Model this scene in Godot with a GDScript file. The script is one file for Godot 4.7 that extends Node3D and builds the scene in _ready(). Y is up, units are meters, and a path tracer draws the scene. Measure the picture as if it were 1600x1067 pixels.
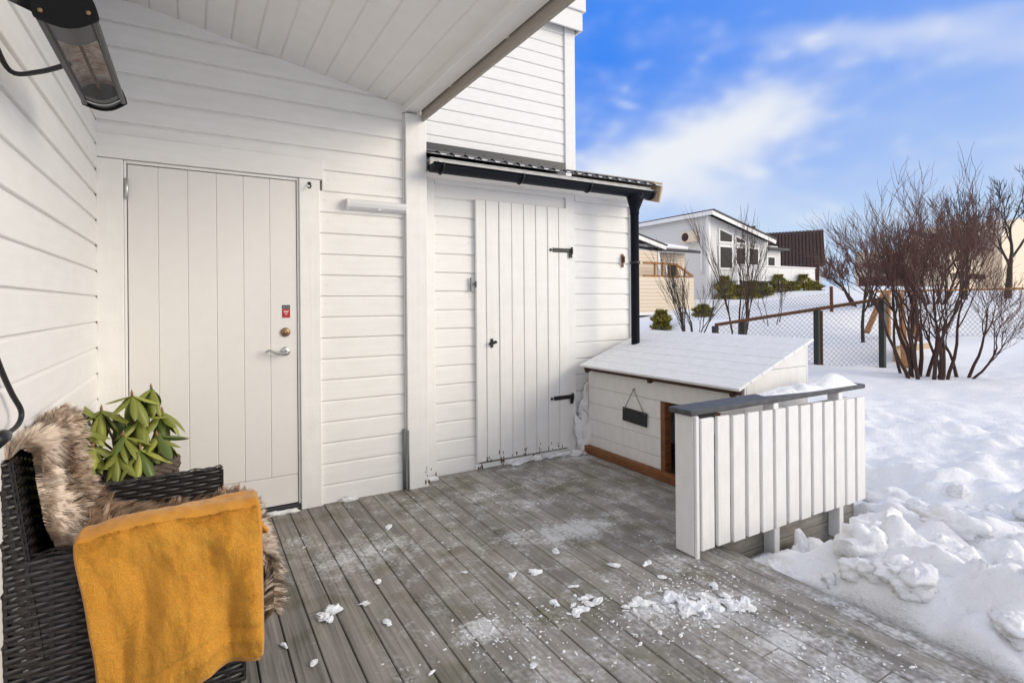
extends Node3D
# A covered wooden deck in winter: white siding, shed, kennel, railing, snow and neighbouring houses.
# World axes: +x runs along the back wall, -z runs along the deck planks towards the back wall. Metres.

var M := {}
var rng := RandomNumberGenerator.new()

# ---------------------------------------------------------------- small helpers
func lin(r: float, g: float, b: float) -> Color:
	return Color(r, g, b).linear_to_srgb()

func rnd(a: float, b: float) -> float:
	return rng.randf_range(a, b)

func nst(smooth := false) -> SurfaceTool:
	var st := SurfaceTool.new()
	st.begin(Mesh.PRIMITIVE_TRIANGLES)
	st.set_smooth_group(0 if smooth else -1)
	return st

func done(st: SurfaceTool) -> ArrayMesh:
	st.generate_normals()
	return st.commit()

func quad(st: SurfaceTool, a: Vector3, b: Vector3, c: Vector3, d: Vector3) -> void:
	st.add_vertex(a); st.add_vertex(b); st.add_vertex(c)
	st.add_vertex(a); st.add_vertex(c); st.add_vertex(d)

func tri(st: SurfaceTool, a: Vector3, b: Vector3, c: Vector3) -> void:
	st.add_vertex(a); st.add_vertex(b); st.add_vertex(c)

# quad whose front looks away from the point "mid"
func quad_out(st: SurfaceTool, a: Vector3, b: Vector3, c: Vector3, d: Vector3, mid: Vector3) -> void:
	var n := (c - a).cross(b - a)
	if n.dot((a + c) * 0.5 - mid) >= 0.0:
		quad(st, a, b, c, d)
	else:
		quad(st, a, d, c, b)

func tri_out(st: SurfaceTool, a: Vector3, b: Vector3, c: Vector3, mid: Vector3) -> void:
	var n := (c - a).cross(b - a)
	if n.dot((a + b + c) / 3.0 - mid) >= 0.0:
		tri(st, a, b, c)
	else:
		tri(st, a, c, b)

# chamfered box, turned by xf (its origin is the middle of the box)
func obox(st: SurfaceTool, xf: Transform3D, size: Vector3, bev := 0.003) -> void:
	var h := size * 0.5
	var b: float = min(bev, min(h.x, min(h.y, h.z)) * 0.6)
	var mid := xf.origin
	var p := func(sx: float, sy: float, sz: float, ax: int) -> Vector3:
		var v := Vector3(sx * (h.x - (0.0 if ax == 0 else b)), sy * (h.y - (0.0 if ax == 1 else b)), sz * (h.z - (0.0 if ax == 2 else b)))
		return xf * v
	for s in [-1.0, 1.0]:
		quad_out(st, p.call(s, -1, -1, 0), p.call(s, 1, -1, 0), p.call(s, 1, 1, 0), p.call(s, -1, 1, 0), mid)
		quad_out(st, p.call(-1, s, -1, 1), p.call(1, s, -1, 1), p.call(1, s, 1, 1), p.call(-1, s, 1, 1), mid)
		quad_out(st, p.call(-1, -1, s, 2), p.call(1, -1, s, 2), p.call(1, 1, s, 2), p.call(-1, 1, s, 2), mid)
		for t in [-1.0, 1.0]:
			quad_out(st, p.call(s, t, -1, 0), p.call(s, t, 1, 0), p.call(s, t, 1, 1), p.call(s, t, -1, 1), mid)
			quad_out(st, p.call(s, -1, t, 0), p.call(s, 1, t, 0), p.call(s, 1, t, 2), p.call(s, -1, t, 2), mid)
			quad_out(st, p.call(-1, s, t, 1), p.call(1, s, t, 1), p.call(1, s, t, 2), p.call(-1, s, t, 2), mid)
			for w in [-1.0, 1.0]:
				tri_out(st, p.call(s, t, w, 0), p.call(s, t, w, 1), p.call(s, t, w, 2), mid)

func box(st: SurfaceTool, lo: Vector3, hi: Vector3, bev := 0.003) -> void:
	obox(st, Transform3D(Basis(), (lo + hi) * 0.5), (hi - lo).abs(), bev)

func bmesh(lo: Vector3, hi: Vector3, bev := 0.003) -> ArrayMesh:
	var st := nst()
	box(st, lo, hi, bev)
	return done(st)

# a beam between two points
func bar(st: SurfaceTool, a: Vector3, b: Vector3, w: float, d: float, bev := 0.003, up := Vector3.UP) -> void:
	var y := (b - a).normalized()
	var ref := up
	if absf(y.dot(ref)) > 0.98:
		ref = Vector3.RIGHT
	var x := ref.cross(y).normalized()
	var z := x.cross(y).normalized()
	obox(st, Transform3D(Basis(x, y, z), (a + b) * 0.5), Vector3(w, a.distance_to(b), d), bev)

# prism: a closed outline (x, y) pushed along +z by len, then placed by xf
func prism(st: SurfaceTool, outline: PackedVector2Array, length: float, xf := Transform3D()) -> void:
	var n := outline.size()
	var cen := Vector2.ZERO
	for q in outline:
		cen += q / n
	var area := 0.0
	for i in n:
		area += outline[i].cross(outline[(i + 1) % n])
	for i in n:
		var q = outline[i]
		var r = outline[(i + 1) % n]
		var a := xf * Vector3(q.x, q.y, 0)
		var b := xf * Vector3(r.x, r.y, 0)
		var c := xf * Vector3(r.x, r.y, length)
		var d := xf * Vector3(q.x, q.y, length)
		if area > 0.0:
			quad(st, a, d, c, b)
		else:
			quad(st, a, b, c, d)
	var ids := Geometry2D.triangulate_polygon(outline)
	for k in range(0, ids.size(), 3):
		for e in [0.0, length]:
			var a := xf * Vector3(outline[ids[k]].x, outline[ids[k]].y, e)
			var b := xf * Vector3(outline[ids[k + 1]].x, outline[ids[k + 1]].y, e)
			var c := xf * Vector3(outline[ids[k + 2]].x, outline[ids[k + 2]].y, e)
			tri_out(st, a, b, c, xf * Vector3(cen.x, cen.y, length * 0.5))

# a round tube through points, each with its radius
func tube(st: SurfaceTool, pts: Array, rad: Array, sides := 8, caps := true) -> void:
	var rings := []
	var last_x := Vector3.ZERO
	for i in pts.size():
		var t: Vector3
		if i == 0:
			t = pts[1] - pts[0]
		elif i == pts.size() - 1:
			t = pts[i] - pts[i - 1]
		else:
			t = pts[i + 1] - pts[i - 1]
		t = t.normalized()
		var x := last_x - t * last_x.dot(t)
		if x.length() < 0.01:
			x = t.cross(Vector3.UP if absf(t.y) < 0.9 else Vector3.RIGHT)
		x = x.normalized()
		last_x = x
		var y := t.cross(x)
		var ring := []
		for k in sides:
			var a := TAU * k / sides
			ring.append(pts[i] + (x * cos(a) + y * sin(a)) * rad[i])
		rings.append(ring)
	for i in pts.size() - 1:
		for k in sides:
			var m := (k + 1) % sides
			quad(st, rings[i][k], rings[i + 1][k], rings[i + 1][m], rings[i][m])
	if caps:
		for k in range(1, sides - 1):
			tri(st, rings[0][0], rings[0][k], rings[0][k + 1])
			var e = rings[-1]
			tri(st, e[0], e[k + 1], e[k])

func smooth_path(pts: Array, n := 6) -> Array:
	var out := []
	for i in pts.size() - 1:
		var p0: Vector3 = pts[max(i - 1, 0)]
		var p1: Vector3 = pts[i]
		var p2: Vector3 = pts[i + 1]
		var p3: Vector3 = pts[min(i + 2, pts.size() - 1)]
		for k in n:
			out.append(p1.cubic_interpolate(p2, p0, p3, float(k) / n))
	out.append(pts[-1])
	return out

func same(r: float, n: int) -> Array:
	var a := []
	a.resize(n)
	a.fill(r)
	return a

# ---------------------------------------------------------------- objects
var used := {}
func numbered(called: String) -> String:
	used[called] = used.get(called, -1) + 1
	return called if used[called] == 0 else "%s_%03d" % [called, used[called]]

func thing(called: String, label: String, category: String, at := Vector3.ZERO, turn := 0.0, group := "") -> Node3D:
	var o := Node3D.new()
	o.name = numbered(called)
	add_child(o)
	o.position = at
	o.rotation.y = turn
	tag(o, label, category, group)
	return o

func tag(o: Node, label: String, category := "", group := "", kind := "") -> void:
	if label: o.set_meta("label", label)
	if category: o.set_meta("category", category)
	if group: o.set_meta("group", group)
	if kind: o.set_meta("kind", kind)

func part(called: String, mesh: Mesh, m: Material, parent: Node, xf := Transform3D(), kind := "") -> MeshInstance3D:
	var o := MeshInstance3D.new()
	o.name = called if parent != self else numbered(called)
	o.mesh = mesh
	o.material_override = m
	o.transform = xf
	o.cast_shadow = GeometryInstance3D.SHADOW_CASTING_SETTING_ON
	parent.add_child(o, true)
	if kind: o.set_meta("kind", kind)
	return o

func pbox(called: String, lo: Vector3, hi: Vector3, m: Material, parent: Node, bev := 0.003) -> MeshInstance3D:
	return part(called, bmesh(lo, hi, bev), m, parent)

# ---------------------------------------------------------------- textures and materials
func noise(seed_: int, freq: float, oct := 4, kind := FastNoiseLite.TYPE_SIMPLEX_SMOOTH) -> FastNoiseLite:
	var n := FastNoiseLite.new()
	n.seed = seed_
	n.frequency = freq
	n.noise_type = kind
	n.fractal_octaves = oct
	return n

# grey bytes of a seamless noise picture, stretched sx / sy times along x / y
func grey(seed_: int, w: int, h: int, freq: float, oct := 4, sx := 1, sy := 1) -> PackedByteArray:
	var im := noise(seed_, freq, oct).get_seamless_image(w / sx, h / sy)
	im.convert(Image.FORMAT_L8)
	if sx > 1 or sy > 1:
		im.resize(w, h, Image.INTERPOLATE_CUBIC)
	return im.get_data()

func tex_from(data: PackedByteArray, w: int, h: int, fmt := Image.FORMAT_RGB8) -> ImageTexture:
	var im := Image.create_from_data(w, h, false, fmt, data)
	im.generate_mipmaps()
	return ImageTexture.create_from_image(im)

func normal_from(data: PackedByteArray, w: int, h: int, strength: float) -> ImageTexture:
	var im := Image.create_from_data(w, h, false, Image.FORMAT_L8, data)
	im.convert(Image.FORMAT_RGBA8)
	im.bump_map_to_normal_map(strength)
	im.generate_mipmaps()
	return ImageTexture.create_from_image(im)

# mixes two linear colours by grey pictures: coarse and fine
func two_tone(a: Color, b: Color, g1: PackedByteArray, g2: PackedByteArray, w1: float, gain := 1.0) -> PackedByteArray:
	var lut := PackedByteArray()
	lut.resize(256 * 3)
	for i in 256:
		var c := a.lerp(b, clampf((i / 255.0 - 0.5) * gain + 0.5, 0, 1)).linear_to_srgb()
		lut[i * 3] = int(c.r * 255.0); lut[i * 3 + 1] = int(c.g * 255.0); lut[i * 3 + 2] = int(c.b * 255.0)
	var out := PackedByteArray()
	out.resize(g1.size() * 3)
	for i in g1.size():
		var k := clampi(int(g1[i] * w1 + g2[i] * (1.0 - w1)), 0, 255) * 3
		out[i * 3] = lut[k]; out[i * 3 + 1] = lut[k + 1]; out[i * 3 + 2] = lut[k + 2]
	return out

func plain(c: Color, rough := 0.6, metal := 0.0) -> StandardMaterial3D:
	var m := StandardMaterial3D.new()
	m.albedo_color = c
	m.roughness = rough
	m.metallic = metal
	return m

func tri_mat(albedo: Texture2D, nrm: Texture2D, scale_: Vector3, rough: float, nscale := 1.0, world := true) -> StandardMaterial3D:
	var m := StandardMaterial3D.new()
	m.albedo_texture = albedo
	m.roughness = rough
	m.uv1_triplanar = true
	m.uv1_world_triplanar = world
	m.uv1_scale = scale_
	if nrm:
		m.normal_enabled = true
		m.normal_texture = nrm
		m.normal_scale = nscale
	return m

func make_materials() -> void:
	var S := 512
	var streak := grey(11, S, S, 0.03, 5, 16, 1)     # long in x
	var fine := grey(12, S, S, 0.12, 3)
	var blot := grey(13, S, S, 0.012, 4)
	var nstreak := PackedByteArray()
	nstreak.resize(S * S)
	for i in S * S:
		nstreak[i] = (streak[i] * 2 + fine[i]) / 3
	var nrm_x := normal_from(nstreak, S, S, 3.0)
	# painted boards, grain along x or along z (triplanar picks the right axis), and upright
	var wa := Color(0.87, 0.858, 0.836); var wb := Color(0.81, 0.793, 0.765)
	var white_x := tex_from(two_tone(wa, wb, blot, streak, 0.6, 1.3), S, S)
	M.white = tri_mat(white_x, nrm_x, Vector3(0.7, 1.6, 0.7), 0.55, 0.22)
	var im := Image.create_from_data(S, S, false, Image.FORMAT_L8, nstreak)
	im.rotate_90(CLOCKWISE)
	var nrm_y := normal_from(im.get_data(), S, S, 3.0)
	M.white_up = tri_mat(white_x, nrm_y, Vector3(1.3, 0.6, 1.3), 0.55, 0.3)
	# bright, rough sawn white for the house above and the railing
	var rough_w := tex_from(two_tone(Color(0.84, 0.825, 0.805), Color(0.76, 0.74, 0.715), fine, blot, 0.45, 1.6), S, S)
	M.bright = tri_mat(tex_from(two_tone(Color(0.78, 0.772, 0.755), Color(0.73, 0.72, 0.70), fine, blot, 0.45, 1.6), S, S), nrm_x, Vector3(0.9, 2.0, 0.9), 0.7, 0.3)
	M.rail = tri_mat(rough_w, nrm_y, Vector3(2.2, 0.9, 2.2), 0.7, 0.5)
	var door_t := tex_from(two_tone(Color(0.79, 0.77, 0.745), Color(0.76, 0.735, 0.71), blot, fine, 0.7, 1.0), S, S)
	M.door = tri_mat(door_t, normal_from(fine, S, S, 2.0), Vector3(1.6, 1.6, 1.6), 0.5, 0.12)
	M.ceiling = tri_mat(white_x, nrm_x, Vector3(1.4, 1.4, 0.5), 0.55, 0.15)
	# dark plastics and metals
	M.black = plain(lin(0.012, 0.013, 0.015), 0.35)
	M.gutter = plain(lin(0.009, 0.011, 0.016), 0.5)
	M.gutter.metallic_specular = 0.2
	M.iron = plain(lin(0.012, 0.012, 0.013), 0.45, 0.2)
	M.cable = plain(lin(0.015, 0.015, 0.017), 0.5)
	M.steel = plain(lin(0.55, 0.55, 0.54), 0.32, 1.0)
	M.galv = plain(lin(0.22, 0.23, 0.24), 0.5, 0.6)
	M.brass = plain(lin(0.30, 0.20, 0.11), 0.42, 0.8)
	M.alu = plain(lin(0.055, 0.057, 0.064), 0.45, 0.3)
	M.cap_black = plain(lin(0.008, 0.008, 0.009), 0.7)
	M.cap_black.metallic_specular = 0.2
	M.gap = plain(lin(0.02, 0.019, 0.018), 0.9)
	M.backing = plain(lin(0.30, 0.285, 0.26), 0.8)
	M.plastic = plain(lin(0.78, 0.77, 0.76), 0.35)
	M.lens = plain(lin(0.72, 0.72, 0.73), 0.22)
	var slate := tex_from(two_tone(Color(0.012, 0.013, 0.015), Color(0.032, 0.033, 0.036), fine, blot, 0.5, 1.4), S, S)
	M.slate = tri_mat(slate, normal_from(fine, S, S, 4.0), Vector3(4, 4, 4), 0.7, 0.5)
	M.flash = plain(lin(0.035, 0.037, 0.043), 0.45)
	M.twine = plain(lin(0.12, 0.08, 0.05), 0.9)
	# bare and stained wood
	var st_y := tex_from(two_tone(Color(0.27, 0.105, 0.032), Color(0.13, 0.045, 0.014), blot, streak, 0.35, 1.8), S, S)
	M.stained = tri_mat(st_y, nrm_x, Vector3(2.0, 3.0, 2.0), 0.6, 0.5)
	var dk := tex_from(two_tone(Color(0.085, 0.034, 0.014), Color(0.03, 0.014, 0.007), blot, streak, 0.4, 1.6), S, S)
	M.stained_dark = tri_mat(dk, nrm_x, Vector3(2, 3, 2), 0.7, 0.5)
	var aged := tex_from(two_tone(Color(0.60, 0.46, 0.31), Color(0.36, 0.25, 0.15), blot, fine, 0.6, 1.8), S, S)
	M.aged = tri_mat(aged, nrm_x, Vector3(3, 3, 3), 0.7, 0.5)
	var orange := tex_from(two_tone(Color(0.42, 0.19, 0.05), Color(0.24, 0.10, 0.03), blot, streak, 0.4, 1.6), S, S)
	M.orange = tri_mat(orange, nrm_x, Vector3(1, 1, 1), 0.7, 0.4)
	var rust := tex_from(two_tone(Color(0.17, 0.065, 0.024), Color(0.05, 0.03, 0.018), blot, fine, 0.6, 2.0), S, S)
	M.rust = tri_mat(rust, null, Vector3(2, 2, 2), 0.85)
	M.wire = plain(lin(0.10, 0.10, 0.10), 0.5, 0.5)
	M.postgreen = plain(lin(0.018, 0.022, 0.020), 0.6)
	M.fascia_in = tri_mat(tex_from(two_tone(Color(0.44, 0.40, 0.345), Color(0.34, 0.305, 0.26), blot, streak, 0.4, 1.4), S, S), nrm_x, Vector3(1, 3, 0.6), 0.65, 0.3)
	var cap_t := tex_from(two_tone(Color(0.035, 0.037, 0.042), Color(0.085, 0.088, 0.094), fine, blot, 0.55, 2.2), S, S)
	M.railcap = tri_mat(cap_t, nrm_x, Vector3(1.5, 3, 3), 0.55, 0.3)
	var conc := tex_from(two_tone(Color(0.33, 0.31, 0.275), Color(0.19, 0.175, 0.15), blot, streak, 0.65, 1.8), S, S)
	M.greyboard = tri_mat(conc, nrm_x, Vector3(0.8, 1.4, 0.8), 0.75, 0.5)
	# snow: fine grain only
	var sn := tex_from(two_tone(Color(0.84, 0.84, 0.84), Color(0.78, 0.78, 0.78), fine, blot, 0.5, 1.2), S, S)
	var sgrain := PackedByteArray()
	sgrain.resize(S * S)
	var coarse := grey(17, S, S, 0.035, 5)
	for i in S * S:
		sgrain[i] = (fine[i] + coarse[i] * 3) / 4
	M.snow = tri_mat(sn, normal_from(sgrain, S, S, 9.0), Vector3(1.6, 1.6, 1.6), 0.85, 0.8)
	M.ice = plain(lin(0.80, 0.82, 0.84), 0.25)
	# frosted roof boards of the kennel: white paint under a thin, patchy layer of rime
	var fr := tex_from(two_tone(Color(0.87, 0.87, 0.865), Color(0.76, 0.76, 0.755), coarse, blot, 0.5, 1.8), S, S)
	M.rime = tri_mat(fr, normal_from(sgrain, S, S, 6.0), Vector3(2.2, 2.2, 1.2), 0.8, 0.6)
	# wicker, fabrics
	var rat := tex_from(two_tone(Color(0.030, 0.024, 0.022), Color(0.014, 0.012, 0.012), streak, fine, 0.5, 1.5), S, S)
	M.wicker = tri_mat(rat, null, Vector3(3, 3, 3), 0.36)
	var vel := PackedByteArray()
	vel.resize(S * S)
	for i in S * S:
		vel[i] = clampi(int(blot[i] * 0.80 + fine[i] * 0.10 + coarse[i] * 0.20) - 12, 0, 255)
	var am := tex_from(two_tone(Color(0.68, 0.325, 0.035), Color(0.46, 0.165, 0.006), vel, fine, 0.7, 0.9), S, S)
	M.velvet = tri_mat(am, normal_from(vel, S, S, 5.0), Vector3(1.9, 1.9, 1.9), 0.95, 0.6)
	M.velvet.rim_enabled = true
	M.velvet.rim = 0.45
	M.velvet.rim_tint = 0.6
	M.pile = StandardMaterial3D.new()
	M.pile.vertex_color_use_as_albedo = true
	M.pile.roughness = 0.9
	M.fur = StandardMaterial3D.new()
	M.fur.vertex_color_use_as_albedo = true
	M.fur.roughness = 0.75
	M.hide = plain(lin(0.36, 0.24, 0.15), 0.95)
	# plants
	M.leaf = plain(lin(0.20, 0.225, 0.034), 0.42)
	M.leaf_dark = plain(lin(0.095, 0.140, 0.026), 0.42)
	M.leaf_young = plain(lin(0.31, 0.33, 0.058), 0.45)
	M.bud = plain(lin(0.28, 0.15, 0.07), 0.7)
	M.stem = plain(lin(0.07, 0.045, 0.025), 0.8)
	M.basket = plain(lin(0.10, 0.075, 0.06), 0.8)
	M.soil = plain(lin(0.02, 0.015, 0.01), 0.95)
	var bk := tex_from(two_tone(Color(0.085, 0.038, 0.026), Color(0.026, 0.016, 0.013), fine, blot, 0.5, 2.0), S, S)
	M.bark_red = tri_mat(bk, null, Vector3(2, 2, 2), 0.85)
	M.twig_red = plain(lin(0.13, 0.062, 0.048), 0.85)
	M.bark_grey = plain(lin(0.045, 0.035, 0.028), 0.9)
	M.conifer = StandardMaterial3D.new()
	M.conifer.vertex_color_use_as_albedo = true
	M.conifer.roughness = 0.7
	# houses in the distance
	M.grey_wall = plain(lin(0.71, 0.70, 0.68), 0.7)
	M.grey_light = plain(lin(0.77, 0.76, 0.745), 0.7)
	M.cream = plain(lin(0.76, 0.64, 0.49), 0.7)
	M.trim = plain(lin(0.82, 0.81, 0.79), 0.6)
	M.window = plain(lin(0.035, 0.032, 0.034), 0.3)
	M.window.metallic_specular = 0.15
	M.roof_dark = plain(lin(0.022, 0.019, 0.018), 0.6)
	M.tile = plain(lin(0.075, 0.042, 0.032), 0.35)
	M.tile_base = plain(lin(0.028, 0.015, 0.012), 0.6)
	M.brown_wall = plain(lin(0.085, 0.035, 0.025), 0.8)
	M.chimney = plain(lin(0.06, 0.033, 0.026), 0.85)

# ---------------------------------------------------------------- sky: thin clouds in winter air
func make_sky() -> ImageTexture:
	var w := 1024
	var h := 512
	var n1 := noise(5, 1.1, 5)
	var n2 := noise(9, 2.6, 4)
	var n3 := noise(21, 0.7, 3)
	var data := PackedFloat32Array()
	data.resize(w * h * 3)
	# cloud banks: azimuth, elevation, half width, half height (degrees), tilt, strength
	var banks := [[49.5, 15.0, 10.0, 3.6, 0.20, 1.0], [55.0, 17.2, 4.2, 2.6, 0.35, 0.9], [42.0, 12.5, 8.0, 2.4, 0.05, 0.75], [50.0, 11.0, 9.0, 2.6, -0.2, 0.5],
		[66.0, 22.0, 12.0, 1.1, -0.17, 0.45], [76.0, 18.5, 10.0, 1.3, -0.24, 0.36], [42.8, 19.7, 1.5, 0.35, -0.25, 0.5], [48.0, 29.5, 12.0, 1.0, -0.05, 0.14], [96.0, 14.0, 18.0, 4.0, 0.1, 0.6], [10.0, 18.0, 20.0, 5.0, 0.1, 0.7]]
	for j in h:
		var el := 90.0 - (j + 0.5) * 180.0 / h
		var sy := sin(deg_to_rad(el))
		var cy := cos(deg_to_rad(el))
		for i in w:
			var az := (i + 0.5) * 360.0 / w
			if az > 180.0:
				az -= 360.0
			var dx := sin(deg_to_rad(az)) * cy
			var dz := -cos(deg_to_rad(az)) * cy
			var c: Color
			if el >= -2.0:
				var up := clampf(sy, 0.0, 1.0)
				# the blue pales towards the horizon and towards the sun's side
				var side := clampf(0.5 + 0.5 * (dx * 0.75 + dz * 0.65), 0.0, 1.0)
				var deep := clampf((up - 0.13) / 0.27, 0.0, 1.0)
				deep = pow(deep, 0.62) * (1.0 - 0.42 * smoothstep(0.42, 0.86, side))
				c = Color(0.433, 0.555, 0.735).lerp(Color(0.028, 0.19, 0.72), deep)
				var q := 1.0 / (up + 0.22)
				var a := n1.get_noise_2d(dx * q * 1.4, dz * q * 1.4)
				var b := n2.get_noise_2d(dx * q * 1.4, dz * q * 1.4)
				var f := n3.get_noise_2d(dx * q, dz * q)
				var cover := smoothstep(0.0, 0.75, a * 0.7 + b * 0.25 + f * 0.7) * 0.55
				var seen := maxf(smoothstep(50.0, 85.0, absf(az - 52.0)), smoothstep(32.0, 52.0, el))
				cover = lerpf(cover * 0.08, clampf(cover * 0.8 + 0.66, 0.0, 0.95), seen)
				for k in banks:
					var da: float = az - k[0]
					if absf(da) > 50.0:
						continue
					var de: float = el - k[1] - da * k[4]
					var r: float = (da / k[2]) * (da / k[2]) + (de / k[3]) * (de / k[3])
					r *= 1.0 - 0.75 * n2.get_noise_2d(az * 0.055 + 3.0, el * 0.13) - 0.5 * n1.get_noise_2d(az * 0.2, el * 0.42)
					var d: float = exp(-r * 1.1) * k[5]
					cover = 1.0 - (1.0 - cover) * (1.0 - d)
				c = c.lerp(Color(0.70, 0.72, 0.745).lerp(Color(0.95, 0.935, 0.905), seen), clampf(cover, 0.0, 0.95))
			else:
				c = Color(0.55, 0.60, 0.68)
			var o := (j * w + i) * 3
			data[o] = c.r * SKY_GAIN; data[o + 1] = c.g * SKY_GAIN; data[o + 2] = c.b * SKY_GAIN
	return ImageTexture.create_from_image(Image.create_from_data(w, h, false, Image.FORMAT_RGBF, data.to_byte_array()))

const SKY_GAIN := 0.71
const EYE := Vector3(0, 1.28, 0)

func _ready() -> void:
	rng.seed = 4711
	# ---- camera: level, turned 30.6 degrees to the right of the back wall's normal, lens shifted up
	var yaw := deg_to_rad(30.6017)
	var roll := deg_to_rad(0.46268)
	var right := Vector3(cos(yaw), 0, sin(yaw))
	var ahead := Vector3(sin(yaw), 0, -cos(yaw))
	var cam := Camera3D.new()
	cam.name = "camera"
	add_child(cam)
	cam.projection = Camera3D.PROJECTION_FRUSTUM
	cam.near = 0.05
	cam.far = 600.0
	cam.size = 0.05 * 1067.0 / 841.0
	cam.frustum_offset = Vector2(0, -0.05 * 60.0 / 841.0)
	cam.transform = Transform3D(Basis(right * cos(roll) - Vector3.UP * sin(roll), Vector3.UP * cos(roll) + right * sin(roll), -ahead), EYE)
	cam.current = true
	# ---- sky and soft winter sun
	var sky := Sky.new()
	var psm := PanoramaSkyMaterial.new()
	psm.panorama = make_sky()
	sky.sky_material = psm
	var env := Environment.new()
	env.background_mode = Environment.BG_SKY
	env.sky = sky
	env.background_energy_multiplier = 1.0
	env.tonemap_mode = Environment.TONE_MAPPER_LINEAR
	env.tonemap_exposure = 1.76
	env.sdfgi_enabled = true
	env.ssao_enabled = true
	env.ssil_enabled = true
	var we := WorldEnvironment.new()
	we.name = "environment"
	we.environment = env
	add_child(we)
	var sun := DirectionalLight3D.new()
	sun.name = "sun"
	sun.light_color = Color(1.0, 0.95, 0.86)
	sun.light_energy = 0.42
	sun.light_angular_distance = 34.0
	sun.shadow_enabled = true
	add_child(sun)
	sun.look_at_from_position(Vector3(0.74, 0.33, 0.64) * 10.0, Vector3.ZERO)
	make_materials()
	print("materials")
	rng.seed = 9001
	build_ground()
	print("ground")
	rng.seed = 9002
	build_deck()
	print("deck")
	rng.seed = 9003
	build_side_wall()
	rng.seed = 9004
	build_back_wall()
	rng.seed = 9005
	build_porch_roof()
	rng.seed = 9006
	build_shed()
	rng.seed = 9007
	build_upper_house()
	print("walls")
	rng.seed = 9008
	build_kennel()
	rng.seed = 9009
	build_railing()
	rng.seed = 9010
	build_heater()
	rng.seed = 9011
	build_armchair()
	print("chair")
	rng.seed = 9012
	build_throw()
	rng.seed = 9013
	build_blanket()
	print("fur")
	rng.seed = 9014
	build_plant()
	rng.seed = 9015
	build_far_houses()
	rng.seed = 9016
	build_fences()
	rng.seed = 9017
	build_shrubs()
	print("shrubs")
	rng.seed = 9018
	build_snow_bits()

# ---------------------------------------------------------------- ground: snow
var gn1: FastNoiseLite
var gn2: FastNoiseLite
var gn3: FastNoiseLite
var gn4: FastNoiseLite
var gn5: FastNoiseLite
# known heights of the snow: x, z, height, reach
const SNOW := [[2.5, -1.4, -0.05, 0.8], [2.5, -0.6, -0.04, 0.8], [2.5, 0.6, -0.03, 1.0], [2.9, -1.75, -0.20, 0.5], [3.5, -1.75, -0.27, 0.6], [4.1, -2.2, -0.22, 0.9], [3.4, -1.0, 0.0, 0.8], [3.6, 0.0, 0.04, 1.2],
	[5.0, -1.8, -0.06, 1.5], [5.0, 0.0, 0.05, 2.0], [7.5, -2.5, 0.02, 2.5], [5.2, -4.0, -0.12, 1.5], [7.2, -4.3, 0.03, 1.6], [9.6, -3.9, 0.06, 1.5], [10.5, -5.0, 0.10, 1.5], [8.0, -6.4, -0.15, 1.5], [5.0, -6.5, -0.35, 2.0],
	[11.0, -2.5, 0.05, 2.5], [13.5, -3.5, 0.15, 2.0], [15.2, -6.2, 0.30, 2.0], [17.3, -4.9, 0.32, 2.5], [11.7, -6.0, 0.42, 1.5], [9.5, -8.3, 0.0, 2.0], [10.5, -8.0, 0.20, 1.8], [12.5, -10.0, 0.75, 2.5], [8.0, -11.0, 0.10, 3.0],
	[16.0, -9.0, 1.0, 3.0], [21.0, -7.0, 1.15, 3.5], [26.0, -8.0, 1.30, 4.0], [22.0, -16.5, 1.38, 4.0], [17.5, -14.5, 1.00, 3.0], [27.0, -16.0, 1.75, 4.0], [34.0, -17.0, 2.05, 6.0], [30.0, -24.0, 1.8, 6.0], [45.0, -25.0, 2.3, 9.0],
	[14.0, -18.0, 0.6, 5.0], [45.0, -10.0, 1.6, 9.0], [60.0, -14.0, 2.0, 12.0], [20.0, 5.0, 0.2, 8.0], [5.0, 8.0, -0.05, 6.0], [40.0, 12.0, 0.8, 15.0], [0.0, -40.0, 1.0, 25.0], [80.0, -60.0, 3.0, 40.0], [-60.0, 0.0, 0.0, 40.0], [0.0, 60.0, 0.0, 40.0]]

func snow_base(x: float, z: float) -> float:
	var s := 0.0
	var t := 0.0
	for k in SNOW:
		var d2: float = (x - k[0]) * (x - k[0]) + (z - k[1]) * (z - k[1])
		var w: float = 1.0 / pow(d2 / (k[3] * k[3]) + 0.06, 2.0)
		s += w * k[2]
		t += w
	return s / t

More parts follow.
